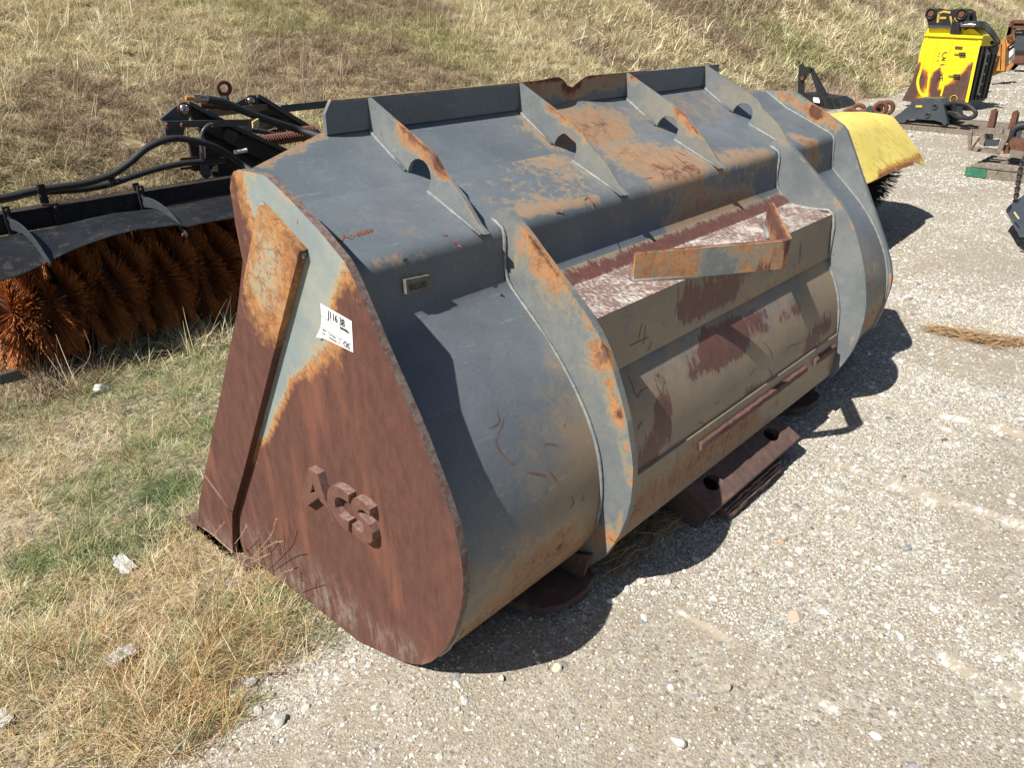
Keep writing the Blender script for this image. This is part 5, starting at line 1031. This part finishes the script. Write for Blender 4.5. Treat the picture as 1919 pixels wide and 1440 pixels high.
# ------------------------------------------------------------------ small things on the ground
def rock(px, py, r, label, col=(.5, .46, .38), sq=.6, z=None, seed=1):
    p = onz(px, py, GZ); 
    for _ in range(6): p = onz(px, py, float(G(p[0], p[1])))
    me = stone_mesh(seed, 3); o = link('rock', me, simple('rock_surface', col, tuple(c*.75 for c in col), 18, .85, .4)); o.location = (p[0], p[1], p[2]+r*sq*.45); o.scale = (r, r*.8, r*sq); o.rotation_euler = (seed*.1, .1, seed); return tag(o, label, 'rock', 'larger stones lying about')
rock(470, 1283, .022, 'grey white broken rock at the edge of the turf', (.42, .43, .42), seed=3)
rock(525, 1355, .026, 'pale grey stone among gravel near the bottom edge', (.45, .44, .40), seed=4)
rock(1490, 1160, .030, 'flat tan stone in the gravel right of the bucket', (.44, .37, .28), .45, seed=5)
rock(1045, 1255, .020, 'cream stone just outside the bucket shadow', (.60, .54, .40), seed=6)
rock(1270, 1395, .024, 'white grey veined stone near the bottom edge', (.55, .54, .50), seed=8)
rock(1700, 562, .040, 'white stone beyond the bucket shadow', (.68, .66, .60), .6, seed=9)
rock(940, 1275, .014, 'small cream stone at the shadow edge', (.58, .52, .40), seed=10)
rock(1360, 1290, .018, 'oval grey brown stone on the gravel', (.38, .33, .28), seed=11)
rock(190, 735, .05, 'white chalky rock in the grass beside the wire brush', (.66, .65, .61), .7, seed=12)
rock(1030, 1080, .02, 'blue grey stone in the bucket shadow', (.3, .33, .36), seed=14)
rock(1600, 228+8, .05, 'white stone below the ring coupler', (.6, .57, .5), seed=15)
rock(1705, 256, .06, 'white stone beside the runner board', (.62, .6, .56), seed=16)
rock(1473, 182, .07, 'white lump at the grass edge behind the bucket', (.7, .7, .68), seed=17)
def paper(px, py, w_, h_, label, seed, col=None):
    p = onz(px, py, GZ)
    for _ in range(8): p = onz(px, py, float(G(p[0], p[1]))+.02)
    r = random.Random(seed); bm = bmesh.new(); n = 5; g = [[bm.verts.new((p[0]+(i/n-.5)*w_+r.uniform(-.006, .006), p[1]+(k/n-.5)*h_+r.uniform(-.006, .006), p[2]+.014+r.uniform(-.008, .010)*min(1, w_*12))) for k in range(n+1)] for i in range(n+1)]
    for i in range(n):
        for k in range(n): bm.faces.new((g[i][k], g[i+1][k], g[i+1][k+1], g[i][k+1]))
    bmesh.ops.solidify(bm, geom=bm.faces[:], thickness=.001); return tag(frombm('paper_scrap', bm, M_paper, None), label, 'litter', 'paper litter')
paper(232, 1062, .05, .13, 'long pale cardboard strip standing in dry grass', 1); paper(228, 1235, .09, .06, 'crumpled white paper in the weeds near the bottom left', 2)
paper(10, 1350, .03, .07, 'white strip at the lower left corner', 7)
def hillpaper(px, py, s, label, seed):
    y = 6.0
    for _ in range(60):
        p = ony(px, py, y); z = float(G(p[0], p[1]))
        if p[2] > z: y += .1*(p[2]-z)/.35+.02
        else: break
    me = stone_mesh(seed, 2); o = link('paper_scrap', me, M_paper); o.location = (p[0], p[1], z+.1); o.scale = (s, s, s*.6); return tag(o, label, 'litter', 'paper litter')
hillpaper(1475, 75, .07, 'white crumpled litter high on the grassy bank', 21); hillpaper(1672, 122, .05, 'small white litter on the bank left of the yellow crusher', 22)
# straw bundle on the gravel and grass under the bucket
def straw_heap(name, label, path, wdt, n, seed, hgt=.03, ln=(.08, .22), mat=None):
    r = random.Random(seed); P = [Vector(onz(a, b, GZ)) for a, b in path]; L = smoothpath(P, 8); bm = bmesh.new()
    for _ in range(n):
        i = r.randrange(len(L)-1); c = L[i].lerp(L[i+1], r.random()); d = (L[i+1]-L[i]).normalized(); f = .35+.65*math.sin(math.pi*(i+1)/len(L)); c = c+Vector((r.gauss(0, wdt*f*.6), r.gauss(0, wdt*f), abs(r.gauss(0, hgt*f))+.004))
        a = r.gauss(0, .5); dd = Vector((d.x*math.cos(a)-d.y*math.sin(a), d.x*math.sin(a)+d.y*math.cos(a), r.gauss(0, .15))); l = r.uniform(*ln); ribbon(bm, [c-dd*l/2, c+Vector((0, 0, r.uniform(0, .02))), c+dd*l/2], [.0015, .0026, .001], (r.gauss(0, .6), r.gauss(0, .6), 1))
    return tag(frombm(name, bm, mat or M_strawm, None), label, 'grass', kind='stuff')
M_strawm = simple('straw', (.46, .31, .16), (.30, .19, .10), 30, .8, .1)
straw_heap('straw_bundle', 'long heap of dry orange straw on the gravel at the right', [(1755, 622), (1800, 632), (1850, 642), (1930, 645)], .06, 750, 4, .02)
straw_heap('straw_under_bucket', 'dry straw in the shade under the bucket', [(1125, 1065), (1170, 1030), (1215, 990), (1250, 975)], .06, 420, 5, .025, (.06, .18))
# weed stalks with seed heads in front of the end plate
M_stalk = simple('dry_stalk', (.50, .36, .22), (.32, .2, .12), 30, .8, .1); M_dstalk = simple('dark_stalk', (.05, .03, .02), None, 30, .8, .1)
def weed(name, label, stems, x, mat, r0=.0011, heads=True):
    T = thing(name, label, 'weed', tuple(onx(*stems[0][0], x)), 'dry weed stalks')
    for i, s in enumerate(stems):
        P = smoothpath([onx(a, b, x-.01*i) for a, b in s], 4); tubeo('stem', P, r0, mat, T, 4)
        if heads:
            bm = bmesh.new()
            for p in P[len(P)//2:]:
                for _ in range(2):
                    d = Vector((random.uniform(-1, 1), random.uniform(-1, 1), random.uniform(.2, 1))).normalized()*random.uniform(.004, .008); tube(bm, [p, p+d*.5, p+d], [.0006, .0015, .0004], 4)
            frombm('seed_head', bm, mat, T)['kind'] = 'stuff'
weed('weed_stalk', 'pale dry weed with seed heads crossing the lower end plate', [[(470, 1048), (495, 1020), (510, 1000), (517, 975)], [(470, 1050), (495, 1030), (515, 1018), (530, 1016)], [(470, 1055), (490, 1046), (507, 1038)], [(440, 1020), (455, 1000), (463, 985), (448, 965)][:3]], -.06, M_stalk)
weed('weed_stalk', 'pale dry weed lying low in front of the bucket corner', [[(510, 1085), (530, 1075), (550, 1068)], [(400, 1005), (408, 995), (420, 980)], [(380, 990), (395, 1000), (435, 1035)]], -.09, M_stalk)
weed('weed_stalk', 'dark dry weed stems standing against the end plate', [[(536, 1085), (535, 1040), (532, 1005)], [(500, 1075), (492, 1040), (486, 1005)], [(514, 1078), (508, 1040), (502, 1003)], [(566, 1105), (565, 1075)]], -.012, M_dstalk, .0008)
for i, (a, b, c) in enumerate((((150, 700), (170, 660), (158, 620)), ((250, 640), (255, 600), (258, 575)), ((345, 600), (335, 580), (328, 572)), ((360, 610), (366, 585), (375, 560)), ((215, 660), (210, 630), (190, 615)))):
    T = weed('seed_stalk', ['dry stalk nearest the left frame edge by the wire brush', 'tall upright stalk in front of the wire brush middle', 'leaning seed stalk left of the end plate top grass', 'tallest seed stalk close to the end plate', 'bent stalk in front of the sunlit bristles'][i], [[a, b, c]], float(onz(*a, -.33)[0]), M_stalk, .0014)
